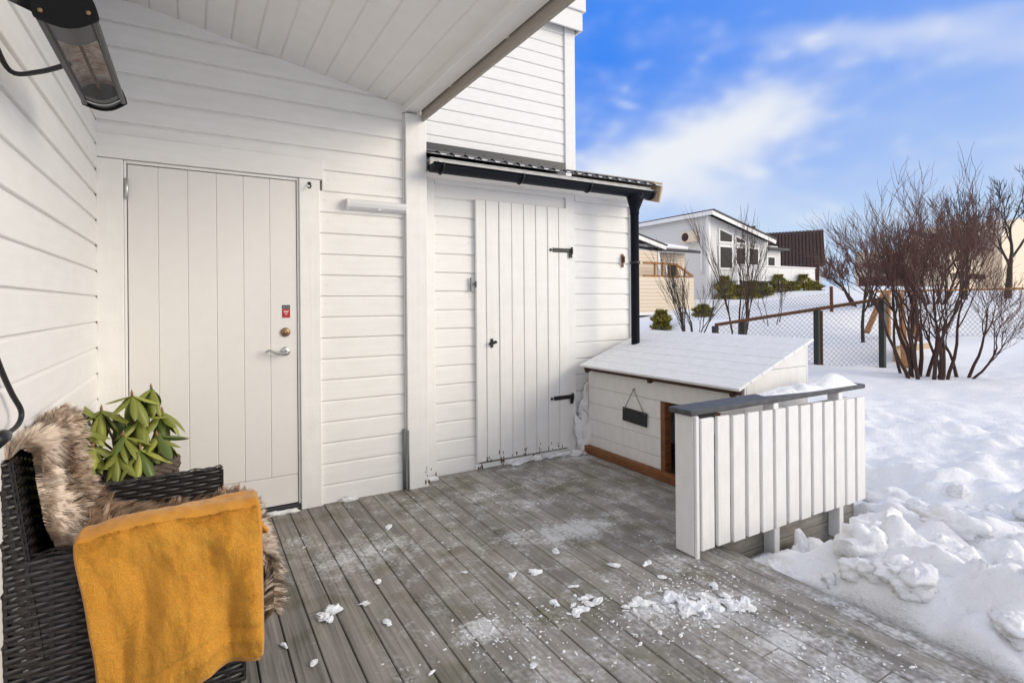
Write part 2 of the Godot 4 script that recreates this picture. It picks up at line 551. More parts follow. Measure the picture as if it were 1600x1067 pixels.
func snow_height(x: float, z: float) -> float:
	var y := snow_base(x, z)
	var dist := Vector2(x, z).length()
	# trodden and shovelled lumps beside the deck, smoother drifts farther off
	var near := smoothstep(8.5, 3.2, dist) * smoothstep(2.2, 2.6, x)
	var heap := smoothstep(5.6, 3.0, x) * smoothstep(2.37, 2.55, x) * smoothstep(-2.6, -1.5, z)
	if x < 3.9:
		heap *= lerpf(smoothstep(-1.78, -1.38, z), 1.0, smoothstep(3.5, 3.9, x))
	var a := gn1.get_noise_2d(x, z)
	var b := gn2.get_noise_2d(x, z)
	var c := 1.0 - absf(gn3.get_noise_2d(x, z)) * 2.0
	y += a * (0.035 + 0.05 * near) + b * 0.026 * near + c * 0.03 * near
	y += heap * (maxf(a, 0.0) * 0.10 + c * 0.03 + b * 0.02)
	y += gn1.get_noise_2d(x * 0.22 + 40.0, z * 0.22) * 0.10 * smoothstep(4.0, 9.0, dist)
	# clods thrown up by the shovel, packed along the deck and thinning out up the slope
	var clod := clampf(-gn4.get_noise_2d(x, z), 0.0, 1.0)
	var clod_at := maxf(heap, 0.62 * smoothstep(9.5, 5.0, dist) * smoothstep(2.38, 2.9, x)) * (0.45 + 0.55 * smoothstep(-0.2, 0.3, gn1.get_noise_2d(x * 0.6 + 9.0, z * 0.6)))
	var small := clampf(-gn5.get_noise_2d(x, z), 0.0, 1.0)
	y += clod_at * (0.20 * (clod - 0.42) + 0.085 * (small - 0.40))
	# nothing but low ground under the deck and the house
	var under := smoothstep(2.46, 2.36, x) * smoothstep(0.42, 0.36, z)
	under *= 1.0 - smoothstep(-0.52, -0.60, x) * smoothstep(-0.86, -0.78, z)
	if z < -1.86:
		under = maxf(under, smoothstep(3.86, 3.72, x) * smoothstep(-8.0, -7.0, z))
		under = maxf(under, smoothstep(-1.86, -1.90, z) * smoothstep(3.86, 3.72, x) * smoothstep(-8.0, -7.0, z))
	if x > 2.36 and x < 3.85 and z > -1.9 and z < -1.70:
		y = minf(y, -0.10)
	return lerpf(y, -0.55, under)

func axis_steps(lo: float, fine_lo: float, fine_hi: float, hi: float, step: float) -> PackedFloat32Array:
	var out := PackedFloat32Array()
	var back := []
	var s := step
	var v := fine_lo
	while v > lo:
		s *= 1.13
		v -= s
		back.append(v)
	back.reverse()
	for q in back:
		out.append(q)
	v = fine_lo
	while v < fine_hi:
		out.append(v)
		v += step
	s = step
	while v < hi:
		out.append(v)
		s *= 1.06
		v += s
	out.append(hi)
	return out

func build_ground() -> void:
	gn1 = noise(31, 1.1, 4)
	gn2 = noise(32, 4.2, 3)
	gn3 = noise(33, 1.7, 3)
	gn4 = noise(34, 2.9, 1, FastNoiseLite.TYPE_CELLULAR)
	gn4.cellular_return_type = FastNoiseLite.RETURN_DISTANCE
	gn4.domain_warp_enabled = true
	gn4.domain_warp_amplitude = 0.25
	gn4.domain_warp_frequency = 2.0
	gn5 = noise(35, 7.5, 1, FastNoiseLite.TYPE_CELLULAR)
	gn5.cellular_return_type = FastNoiseLite.RETURN_DISTANCE
	gn5.domain_warp_enabled = true
	gn5.domain_warp_amplitude = 0.12
	gn5.domain_warp_frequency = 4.0
	var xs := axis_steps(-300.0, 2.30, 6.2, 420.0, 0.036)
	var zs := PackedFloat32Array()
	var rev := axis_steps(-200.0, -0.6, 3.6, 420.0, 0.036)
	for i in rev.size():
		zs.append(-rev[rev.size() - 1 - i])
	var nx := xs.size()
	var nz := zs.size()
	var vs := PackedVector3Array()
	vs.resize(nx * nz)
	for j in nz:
		for i in nx:
			vs[j * nx + i] = Vector3(xs[i], snow_height(xs[i], zs[j]), zs[j])
	var ns := PackedVector3Array()
	ns.resize(nx * nz)
	for j in nz:
		for i in nx:
			var l := vs[j * nx + maxi(i - 1, 0)]
			var r := vs[j * nx + mini(i + 1, nx - 1)]
			var u := vs[maxi(j - 1, 0) * nx + i]
			var d := vs[mini(j + 1, nz - 1) * nx + i]
			ns[j * nx + i] = (d - u).cross(r - l).normalized()
	var ids := PackedInt32Array()
	ids.resize((nx - 1) * (nz - 1) * 6)
	var o := 0
	for j in nz - 1:
		for i in nx - 1:
			var a := j * nx + i
			ids[o] = a; ids[o + 1] = a + 1; ids[o + 2] = a + nx + 1
			ids[o + 3] = a; ids[o + 4] = a + nx + 1; ids[o + 5] = a + nx
			o += 6
	var arr := []
	arr.resize(Mesh.ARRAY_MAX)
	arr[Mesh.ARRAY_VERTEX] = vs
	arr[Mesh.ARRAY_NORMAL] = ns
	arr[Mesh.ARRAY_INDEX] = ids
	var am := ArrayMesh.new()
	am.add_surface_from_arrays(Mesh.PRIMITIVE_TRIANGLES, arr)
	var g := part("snow_ground", am, M.snow, self)
	tag(g, "deep trodden snow covering the garden beside the deck", "", "", "structure")
	print("ground verts ", nx * nz)

# ---------------------------------------------------------------- deck
const PITCH := 0.1045
const DX0 := -0.55      # the deck picture covers 4.4 m by 4.4 m from here
const DZ0 := -3.78
const DSPAN := 4.4

# rime, trodden snow and ice film on the planks, where the photograph shows them: x, z, half x, half z, strength
const RIME := [[0.75, -2.77, 0.27, 0.20, 0.75], [0.48, -3.06, 0.09, 0.15, 0.5], [1.22, -3.24, 0.19, 0.16, 0.5], [1.68, -3.2, 0.22, 0.13, 0.65], [1.4, -3.01, 0.18, 0.12, 0.5], [1.85, -2.91, 0.24, 0.14, 0.65], [1.85, -2.44, 0.30, 0.13, 0.95], [1.55, -2.52, 0.2, 0.08, 0.7], [1.16, -2.64, 0.16, 0.18, 0.45],
	[2.25, -3.27, 0.35, 0.22, 0.55], [2.45, -2.68, 0.25, 0.25, 0.5], [0.96, -1.88, 0.09, 0.08, 0.9], [1.16, -1.85, 0.14, 0.16, 0.5], [2.01, -1.87, 0.15, 0.14, 0.65], [1.79, -1.80, 0.16, 0.10, 0.5], [1.87, -1.47, 0.24, 0.14, 0.7], [1.72, -1.62, 0.24, 0.10, 0.9], [1.92, -1.22, 0.17, 0.10, 0.9], [1.9, -1.02, 0.2, 0.14, 0.75],
	[1.23, -1.50, 0.22, 0.15, 0.5], [1.0, -1.50, 0.2, 0.14, 0.5], [2.33, -1.1, 0.05, 0.45, 0.8], [1.60, -1.20, 0.18, 0.12, 0.6], [0.63, -1.78, 0.06, 0.05, 0.6], [2.2, -2.1, 0.15, 0.14, 0.5], [2.13, -3.60, 0.31, 0.10, 0.6], [2.71, -3.56, 0.18, 0.12, 0.75], [1.45, -0.95, 0.3, 0.2, 0.6], [2.0, -0.75, 0.25, 0.2, 0.75]]

func deck_texture() -> void:
	var S := 1400
	var streak := grey(41, S, S, 0.045, 4, 1, 20)
	var crack := grey(42, S, S, 0.09, 3, 1, 28)
	var blot := grey(43, S, S, 0.008, 5)
	var fine := grey(44, S, S, 0.11, 3)
	var mid := grey(45, S, S, 0.022, 5)
	var rime := PackedFloat32Array()
	var R := 140
	rime.resize(R * R)
	for j in R:
		for i in R:
			var x := DX0 + (i + 0.5) / R * DSPAN
			var z := DZ0 + (j + 0.5) / R * DSPAN
			var k := 0.0
			for b in RIME:
				var r: float = pow((x - b[0]) / b[2], 2.0) + pow((z - b[1]) / b[3], 2.0)
				if r < 5.0:
					k = maxf(k, b[4] * exp(-r * 0.55))
			# a thin even film where the boards are never dry, away from the chair
			k = maxf(k, 0.32 * smoothstep(0.25, 1.0, x))
			rime[j * R + i] = k
	var out := PackedByteArray()
	out.resize(S * S * 3)
	var tone := []
	for i in 60:
		tone.append(rnd(0.78, 1.14))
	for j in S:
		var rj := mini(int(float(j) / S * R), R - 1) * R
		for i in S:
			var x := DX0 + (i + 0.5) / S * DSPAN
			var pl := int(floor((x - 0.395) / PITCH)) + 20
			var o := j * S + i
			var jj := (j + pl * 331) % S
			var g := streak[jj * S + i]
			var cr := crack[jj * S + i]
			var t: float = tone[clampi(pl, 0, 59)] * (0.70 + g * 0.0023)
			if cr < 84:
				t *= 0.60 + 0.0046 * cr
			t *= 0.86 + blot[o] * 0.0011
			# green algae and brown wear in the wood itself
			var green := clampf((blot[(o + 700 * S) % (S * S)] - 140) * 0.02, 0.0, 1.0)
			var worn := clampf((blot[(o + 300 * S + 517) % (S * S)] - 150) * 0.022, 0.0, 1.0)
			t *= 1.0 - 0.28 * worn
			var r0 := 0.255 * t * (1.0 - 0.03 * green)
			var g0 := 0.230 * t
			var b0 := 0.202 * t * (1.0 - 0.06 * green) * (1.0 - 0.14 * worn)
			var k: float = rime[rj + mini(int(float(i) / S * R), R - 1)]
			var q: float = k * 1.15 - 0.74 + mid[o] * 0.0034 + (fine[o] - 128) * 0.0024
			q = clampf(q * 1.5, 0.0, 1.0)
			q = q * (0.45 + 0.55 * q) * (0.58 + fine[o] * 0.0012)
			r0 += (0.70 - r0) * q; g0 += (0.70 - g0) * q; b0 += (0.70 - b0) * q
			out[o * 3] = int(pow(r0, 0.4545) * 255.0)
			out[o * 3 + 1] = int(pow(g0, 0.4545) * 255.0)
			out[o * 3 + 2] = int(pow(b0, 0.4545) * 255.0)
	var m := StandardMaterial3D.new()
	m.albedo_texture = tex_from(out, S, S)
	m.roughness = 0.58
	var bump := PackedByteArray()
	bump.resize(S * S)
	for i in S * S:
		bump[i] = (streak[i] + crack[i] * 2 + mid[i]) / 4
	m.normal_enabled = true
	m.normal_texture = normal_from(bump, S, S, 4.0)
	m.normal_scale = 0.7
	M.deck = m

# one plank as a worn, rounded board, its picture taken from its place on the deck
func plank_mesh(x0: float, x1: float, z0: float, z1: float, y: float, cup: float) -> ArrayMesh:
	var st := nst()
	var prof := [Vector2(x0, y - 0.028), Vector2(x0, y - 0.0035), Vector2(x0 + 0.003, y - 0.0005 + cup), Vector2((x0 + x1) * 0.5, y), Vector2(x1 - 0.003, y - 0.0005 + cup), Vector2(x1, y - 0.005), Vector2(x1, y - 0.028)]
	var ends := [z0, z1]
	for k in prof.size() - 1:
		var a: Vector2 = prof[k]
		var b: Vector2 = prof[k + 1]
		var vs := [Vector3(a.x, a.y, z0), Vector3(b.x, b.y, z0), Vector3(b.x, b.y, z1), Vector3(a.x, a.y, z0), Vector3(b.x, b.y, z1), Vector3(a.x, a.y, z1)]
		for v in vs:
			st.set_uv(Vector2((v.x - DX0) / DSPAN, (v.z - DZ0) / DSPAN))
			st.add_vertex(v)
	for e in ends:
		var mid := Vector3((x0 + x1) * 0.5, y - 0.014, (z0 + z1) * 0.5)
		for k in range(1, prof.size() - 1):
			st.set_uv(Vector2((x0 - DX0) / DSPAN, (e - DZ0) / DSPAN))
			tri_out(st, Vector3(prof[0].x, prof[0].y, e), Vector3(prof[k].x, prof[k].y, e), Vector3(prof[k + 1].x, prof[k + 1].y, e), mid)
	st.generate_normals()
	st.generate_tangents()
	return st.commit()

func build_deck() -> void:
	deck_texture()
	var d := Node3D.new()
	d.name = numbered("deck")
	add_child(d)
	tag(d, "weathered grey plank deck with frost and ice on it", "", "", "structure")
	var joints := [-2.05, -1.30, -2.70, -0.85, -2.35, -1.75, -3.00, -1.12]
	for k in range(-9, 32):
		var x0 := 0.395 + k * PITCH + rnd(0.0007, 0.0028)
		var x1 := 0.395 + (k + 1) * PITCH - rnd(0.0007, 0.0026)
		if x1 < -0.46:
			continue
		var back := -3.72 if x0 > 1.42 else -3.60
		var front := 0.35 if x0 < 2.3 else -1.925
		if x0 > 3.7:
			break
		var cuts := [back, front]
		if front > 0.0:
			cuts = [back, joints[(k + 20) % 8] + rnd(-0.1, 0.1), front]
		for s in cuts.size() - 1:
			var y := rnd(-0.003, 0.0)
			part("plank", plank_mesh(x0, x1, cuts[s] + (0.002 if s > 0 else 0.0), cuts[s + 1] - 0.002, y, rnd(-0.0006, 0.001)), M.deck, d)
	# joists and the dark space below
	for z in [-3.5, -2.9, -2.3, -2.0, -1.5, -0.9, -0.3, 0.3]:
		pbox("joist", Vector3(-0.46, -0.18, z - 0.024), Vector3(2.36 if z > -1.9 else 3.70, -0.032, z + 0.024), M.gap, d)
	pbox("rim_board", Vector3(2.348, -0.20, -1.92), Vector3(2.372, -0.006, 0.35), M.greyboard, d)
	# grey boards closing the side of the deck under the railing
	for q in [[-0.245, -0.125], [-0.122, -0.006]]:
		pbox("side_board", Vector3(2.376, q[0], -1.950), Vector3(3.74, q[1], -1.924), M.greyboard, d, 0.004)
	pbox("side_board", Vector3(2.376, -0.50, -1.960), Vector3(3.74, -0.248, -1.930), M.greyboard, d, 0.004)
	pbox("side_board", Vector3(3.742, -0.50, -3.72), Vector3(3.768, -0.006, -1.924), M.greyboard, d, 0.004)

# ---------------------------------------------------------------- siding
# outline of one weatherboard seen end on: x is how far it stands out, y its height
func siding_outline(h: float) -> PackedVector2Array:
	return PackedVector2Array([Vector2(0.0, 0.0), Vector2(0.020, 0.001), Vector2(0.0225, 0.004), Vector2(0.0195, h - 0.016), Vector2(0.0165, h - 0.011), Vector2(0.0105, h - 0.003), Vector2(0.0095, h + 0.004), Vector2(0.0, h + 0.004)])

# boards run along +x and face +z when facing = 0
func siding_mesh(h: float, length: float) -> ArrayMesh:
	var st := nst()
	# outline x -> +z, y -> y, pushed along x
	prism(st, siding_outline(h), length, Transform3D(Basis(Vector3(0, 0, 1), Vector3(0, 1, 0), Vector3(1, 0, 0)), Vector3.ZERO))
	return done(st)

var board_cache := {}
func siding_board(parent: Node, x0: float, x1: float, y: float, h: float, z: float, m: Material) -> void:
	var key := "%.3f %.3f" % [h, x1 - x0]
	if not board_cache.has(key):
		board_cache[key] = siding_mesh(h, x1 - x0)
	part("board", board_cache[key], m, parent, Transform3D(Basis(), Vector3(x0, y, z + rnd(-0.0008, 0.0008))))

func build_side_wall() -> void:
	var w := thing("side_wall", "white horizontal siding wall behind the wicker armchair", "wall", Vector3(-0.46, 0, 0))
	pbox("backing", Vector3(-3.2, -0.1, -3.70), Vector3(-0.004, 3.02, -0.93), M.white, w)
	var mesh := siding_mesh(0.1353, 2.665)
	for k in range(-1, 22):
		var y := 0.118 + 0.1353 * k - 0.1353
		# turned so that the boards run along -z and face +x
		part("board", mesh, M.white, w, Transform3D(Basis(Vector3(0, 0, -1), Vector3(0, 1, 0), Vector3(1, 0, 0)), Vector3(-0.002 + rnd(-0.0008, 0.0008), y, -0.935)))

func door_plank(x0: float, x1: float, y0: float, y1: float, m: Material, parent: Node, called := "panel") -> void:
	pbox(called, Vector3(x0 + 0.0003, y0, -0.01), Vector3(x1 - 0.0003, y1, 0.012), m, parent, 0.0032)

func build_back_wall() -> void:
	var z := -3.593
	var w := thing("back_wall", "white sided house wall with the entrance door", "wall", Vector3(0, 0, z))
	pbox("backing", Vector3(-0.46, -0.1, -0.20), Vector3(1.40, 3.2, -0.024), M.backing, w)
	# boards right of the door up to the casing's head, then across the whole wall
	for k in range(0, 24):
		var y := 0.118 + 0.1353 * (k - 1)
		var x0 := 0.697
		if y > 2.13:
			x0 = -0.445
		elif y > 2.0:
			x0 = 0.716
		var top := 2.66 + (1.25 - 1.26) * 0.0
		if y > 3.1:
			continue
		siding_board(w, x0, 1.252, y, 0.1353, -0.022, M.white)
	# filler strips above the head casing
	pbox("casing", Vector3(-0.444, 2.077, -0.02), Vector3(0.716, 2.206, 0.024), M.white, w, 0.003)
	pbox("casing", Vector3(-0.444, -0.004, -0.02), Vector3(-0.326, 2.0745, 0.018), M.white_up, w, 0.003)
	pbox("casing", Vector3(0.572, -0.004, -0.02), Vector3(0.696, 2.0745, 0.018), M.white_up, w, 0.003)
	# frame round the door leaf
	pbox("door_frame", Vector3(-0.325, 0.03, -0.04), Vector3(-0.313, 2.0745, 0.004), M.white_up, w, 0.002)
	pbox("door_frame", Vector3(0.559, 0.03, -0.04), Vector3(0.571, 2.0745, 0.006), M.white_up, w, 0.002)
	pbox("door_frame", Vector3(-0.313, 2.0585, -0.04), Vector3(0.559, 2.0745, 0.006), M.white, w, 0.002)
	pbox("threshold", Vector3(-0.325, -0.004, -0.04), Vector3(0.571, 0.038, 0.012), M.flash, w, 0.004)
	pbox("reveal", Vector3(-0.330, 0.0, -0.06), Vector3(0.575, 2.08, -0.045), M.gap, w, 0.002)
	pbox("corner_post", Vector3(1.262, -0.004, -0.10), Vector3(1.416, 2.60, 0.035), M.white_up, w, 0.004)
	pbox("corner_batten", Vector3(1.253, -0.002, -0.02), Vector3(1.260, 2.60, 0.012), M.white_up, w, 0.002)
	# the entrance door and its fittings
	var door := Node3D.new()
	door.name = "door"
	w.add_child(door)
	door.position = Vector3(0, 0, -0.012)
	door.set_meta("label", "smooth off-white door of upright planks")
	pbox("core", Vector3(-0.309, 0.043, -0.03), Vector3(0.5555, 2.0545, -0.0015), M.door, door, 0.002)
	var edges := [-0.309, -0.170, -0.028, 0.116, 0.257, 0.402, 0.5555]
	for i in 6:
		door_plank(edges[i], edges[i + 1], 0.222, 2.0545, M.door, door)
	door_plank(-0.309, 0.5555, 0.043, 0.2195, M.door, door, "kick_board")
	for y in [1.92, 0.22]:
		var st := nst(true)
		tube(st, [Vector3(-0.312, y - 0.058, 0.026), Vector3(-0.312, y - 0.054, 0.026), Vector3(-0.312, y + 0.054, 0.026), Vector3(-0.312, y + 0.058, 0.026)], [0.004, 0.0085, 0.0085, 0.004], 10)
		part("hinge", done(st), M.steel, door)
	# lever handle
	var hs := nst(true)
	var hx := 0.487
	var hy := 0.992
	tube(hs, [Vector3(hx, hy, 0.011), Vector3(hx, hy, 0.018), Vector3(hx, hy, 0.022)], [0.027, 0.027, 0.021], 20)
	tube(hs, [Vector3(hx, hy, 0.02), Vector3(hx, hy, 0.05)], [0.011, 0.011], 12)
	var lp := smooth_path([Vector3(hx + 0.006, hy - 0.003, 0.052), Vector3(hx - 0.025, hy - 0.010, 0.054), Vector3(hx - 0.06, hy - 0.002, 0.054), Vector3(hx - 0.095, hy + 0.012, 0.054), Vector3(hx - 0.118, hy + 0.002, 0.054)], 5)
	var lr := []
	for i in lp.size():
		lr.append(lerpf(0.0105, 0.006, float(i) / lp.size()))
	tube(hs, lp, lr, 10)
	part("handle", done(hs), M.steel, door)
	var ls := nst(true)
	tube(ls, [Vector3(hx, 1.111, 0.011), Vector3(hx, 1.111, 0.020), Vector3(hx, 1.111, 0.025)], [0.028, 0.028, 0.020], 20)
	tube(ls, [Vector3(hx, 1.111, 0.024), Vector3(hx, 1.111, 0.032)], [0.012, 0.011], 14)
	part("lock", done(ls), M.brass, door)
	pbox("lock_plate", Vector3(0.5556, 0.95, -0.01), Vector3(0.5580, 1.19, 0.008), M.steel, door, 0.001)
	# alarm sticker: black band with white lettering over a red field
	var sk := pbox("sticker", Vector3(0.467, 1.194, 0.0122), Vector3(0.517, 1.281, 0.0132), plain(lin(0.75, 0.74, 0.73), 0.4), door, 0.0003)
	pbox("black_band", Vector3(0.4685, 1.2555, 0.0133), Vector3(0.5155, 1.279, 0.0137), M.black, sk, 0.0001)
	pbox("red_field", Vector3(0.4685, 1.200, 0.0133), Vector3(0.5155, 1.2545, 0.0137), plain(lin(0.42, 0.015, 0.02), 0.4), sk, 0.0001)
	var tm := TextMesh.new()
	tm.text = "SECTOR"
	tm.font = SystemFont.new()
	tm.font_size = 16
	tm.pixel_size = 0.00066
	tm.depth = 0.0003
	var tx := part("lettering", tm, plain(lin(0.8, 0.8, 0.8), 0.5), sk)
	tx.position = Vector3(0.492, 1.2672, 0.0140)
	for q in [[1.241, 0.030], [1.2335, 0.022], [1.2215, 0.012]]:
		pbox("print_line", Vector3(0.492 - q[1] * 0.5, q[0] - 0.0022, 0.0137), Vector3(0.492 + q[1] * 0.5, q[0] + 0.0022, 0.0140), plain(lin(0.75, 0.7, 0.7), 0.5), sk, 0.0001)
	# small black hook on the casing
	var hk := nst(true)
	tube(hk, smooth_path([Vector3(0.0, 0.02, 0.0), Vector3(0.0, 0.012, 0.016), Vector3(0.004, -0.004, 0.030), Vector3(-0.006, -0.018, 0.030), Vector3(-0.016, -0.010, 0.026)], 4), same(0.004, 17), 8)
	tube(hk, [Vector3(0, 0.018, 0.0), Vector3(0, 0.018, 0.006)], [0.011, 0.009], 10)
	var hook := part("wall_hook", done(hk), M.iron, self, Transform3D(Basis(), Vector3(0.633, 2.028, z + 0.019)))
	tag(hook, "small black hook screwed to the door casing", "hook")
	# fluorescent wall light beside the post
	var lamp := thing("wall_light", "white tube wall light mounted beside the corner post", "light", Vector3(0, 0, z))
	var ol := PackedVector2Array([Vector2(0.0, 0.032), Vector2(0.030, 0.034), Vector2(0.052, 0.024), Vector2(0.060, 0.004), Vector2(0.054, -0.018), Vector2(0.034, -0.032), Vector2(0.0, -0.034)])
	var b1 := nst()
	prism(b1, ol, 0.385, Transform3D(Basis(Vector3(0, 0, 1), Vector3(0, 1, 0), Vector3(1, 0, 0)), Vector3(0.876, 1.937, -0.004)))
	part("diffuser", done(b1), M.lens, lamp)
	var b2 := nst()
	var big := PackedVector2Array()
	for q in ol:
		big.append(q * 1.06)
	prism(b2, big, 0.016, Transform3D(Basis(Vector3(0, 0, 1), Vector3(0, 1, 0), Vector3(1, 0, 0)), Vector3(0.860, 1.937, -0.004)))
	part("end_cap", done(b2), M.plastic, lamp)
	pbox("switch", Vector3(1.062, 1.905, 0.034), Vector3(1.084, 1.915, 0.054), M.plastic, lamp, 0.002)
	# conduit at the foot of the post
	var cd := nst(true)
	tube(cd, [Vector3(1.243, 0.0, z + 0.012), Vector3(1.243, 0.415, z + 0.012)], [0.011, 0.011], 10)
	tube(cd, [Vector3(1.262, 0.0, z + 0.048), Vector3(1.262, 0.41, z + 0.048)], [0.006, 0.006], 8)
	tag(part("cable_conduit", done(cd), M.galv, self), "short grey cable conduit at the foot of the corner post", "conduit")
	# flaked paint at the foot of the post
	nails(w, [0.74, 1.21], 0.06, 2.5, 0.1353, 0.0008)
	nails(w, [1.29, 1.39], 0.2, 2.5, 0.3, 0.0355)
	flakes(w, [[1.40, 0.03, 0.036, 12, 0.05], [1.41, 0.10, 0.036, 5, 0.06], [1.27, 0.012, 0.036, 8, 0.03]])

# bare wood where the paint has flaked off: small ragged patches, x, y, z, count, spread
func flakes(parent: Node, spots: Array) -> void:
	var st := nst()
	for s in spots:
		for k in maxi(int(s[3] * 0.45), 3):
			var c := Vector3(s[0] + rnd(-1, 1) * s[4] * 0.5, s[1] + pow(rng.randf(), 2.5) * s[4] * 1.2, s[2])
			var n := 6
			var ring := []
			var sx := rnd(0.002, 0.007)
			var sy := rnd(0.005, 0.024)
			for i in n:
				var a := TAU * i / n
				ring.append(c + Vector3(cos(a) * sx * rnd(0.5, 1.2), sin(a) * sy * rnd(0.5, 1.2), 0.0012))
			for i in n:
				tri(st, c + Vector3(0, 0, 0.0016), ring[(i + 1) % n], ring[i])
	part("bare_wood", done(st), M.rust, parent, Transform3D(), "stuff")

# small nail heads and knots in the boards
func nails(parent: Node, xs: Array, y0: float, y1: float, step: float, z: float) -> void:
	var st := nst()
	for x in xs:
		var y := y0
		while y < y1:
			if rng.randf() < 0.6:
				var c := Vector3(x + rnd(-0.012, 0.012), y + rnd(-0.01, 0.01), z)
				var r := rnd(0.0012, 0.0026)
				for i in 6:
					tri(st, c + Vector3(0, 0, 0.0006), c + Vector3(cos(TAU * (i + 1) / 6.0), sin(TAU * (i + 1) / 6.0), 0) * r, c + Vector3(cos(TAU * i / 6.0), sin(TAU * i / 6.0), 0) * r)
			y += step
	part("nail_heads", done(st), M.galv, parent, Transform3D(), "stuff")

# ---------------------------------------------------------------- porch roof
func build_porch_roof() -> void:
	var r := thing("porch_roof", "sloping white boarded porch roof over the deck", "roof")
	var slope := -0.190
	var ang := atan(slope)
	var base := func(x: float) -> float: return 2.657 + (x - 1.251) * slope
	var joints := []
	for k in range(-2, 12):
		joints.append(1.132 - 0.1335 * (10 - k))
	joints[13] = 1.251
	for i in joints.size() - 1:
		var a: float = joints[i]
		var b: float = joints[i + 1]
		if a < -0.60:
			continue
		var w := (b - a) / cos(ang)
		var st := nst()
		# board with chamfered long edges so that each joint is a real groove
		var g := 0.0125
		var ol := PackedVector2Array([Vector2(0.0002, 0.020), Vector2(0.0002, 0.0065), Vector2(0.003, 0.0060), Vector2(g, 0.0), Vector2(w - 0.0003, 0.0), Vector2(w - 0.0003, 0.020)])
		prism(st, ol, 2.65, Transform3D(Basis(Vector3(cos(ang), sin(ang), 0), Vector3(-sin(ang), cos(ang), 0), Vector3(0, 0, 1)), Vector3(a, base.call(a), -3.60)))
		part("ceiling_board", done(st), M.ceiling, r)
	# the deck of the roof above the boards
	var top := nst()
	bar(top, Vector3(-0.62, base.call(-0.62) + 0.075, -2.275), Vector3(1.40, base.call(1.40) + 0.075, -2.275), 0.10, 2.65, 0.004, Vector3(0, 0, 1))
	part("roof_deck", done(top), M.gap, r)
	pbox("edge_trim", Vector3(1.2515, 2.604, -3.60), Vector3(1.272, 2.672, -0.95), M.ceiling, r, 0.003)
	pbox("soffit_board", Vector3(1.2725, 2.612, -3.60), Vector3(1.362, 2.634, -0.95), M.ceiling, r, 0.003)
	pbox("fascia", Vector3(1.378, 2.556, -3.56), Vector3(1.400, 2.80, -0.95), M.fascia_in, r, 0.003)
	for z in [-3.05, -2.35, -1.65]:
		pbox("bracket", Vector3(1.361, 2.622, z - 0.012), Vector3(1.380, 2.634, z + 0.012), M.ceiling, r, 0.002)

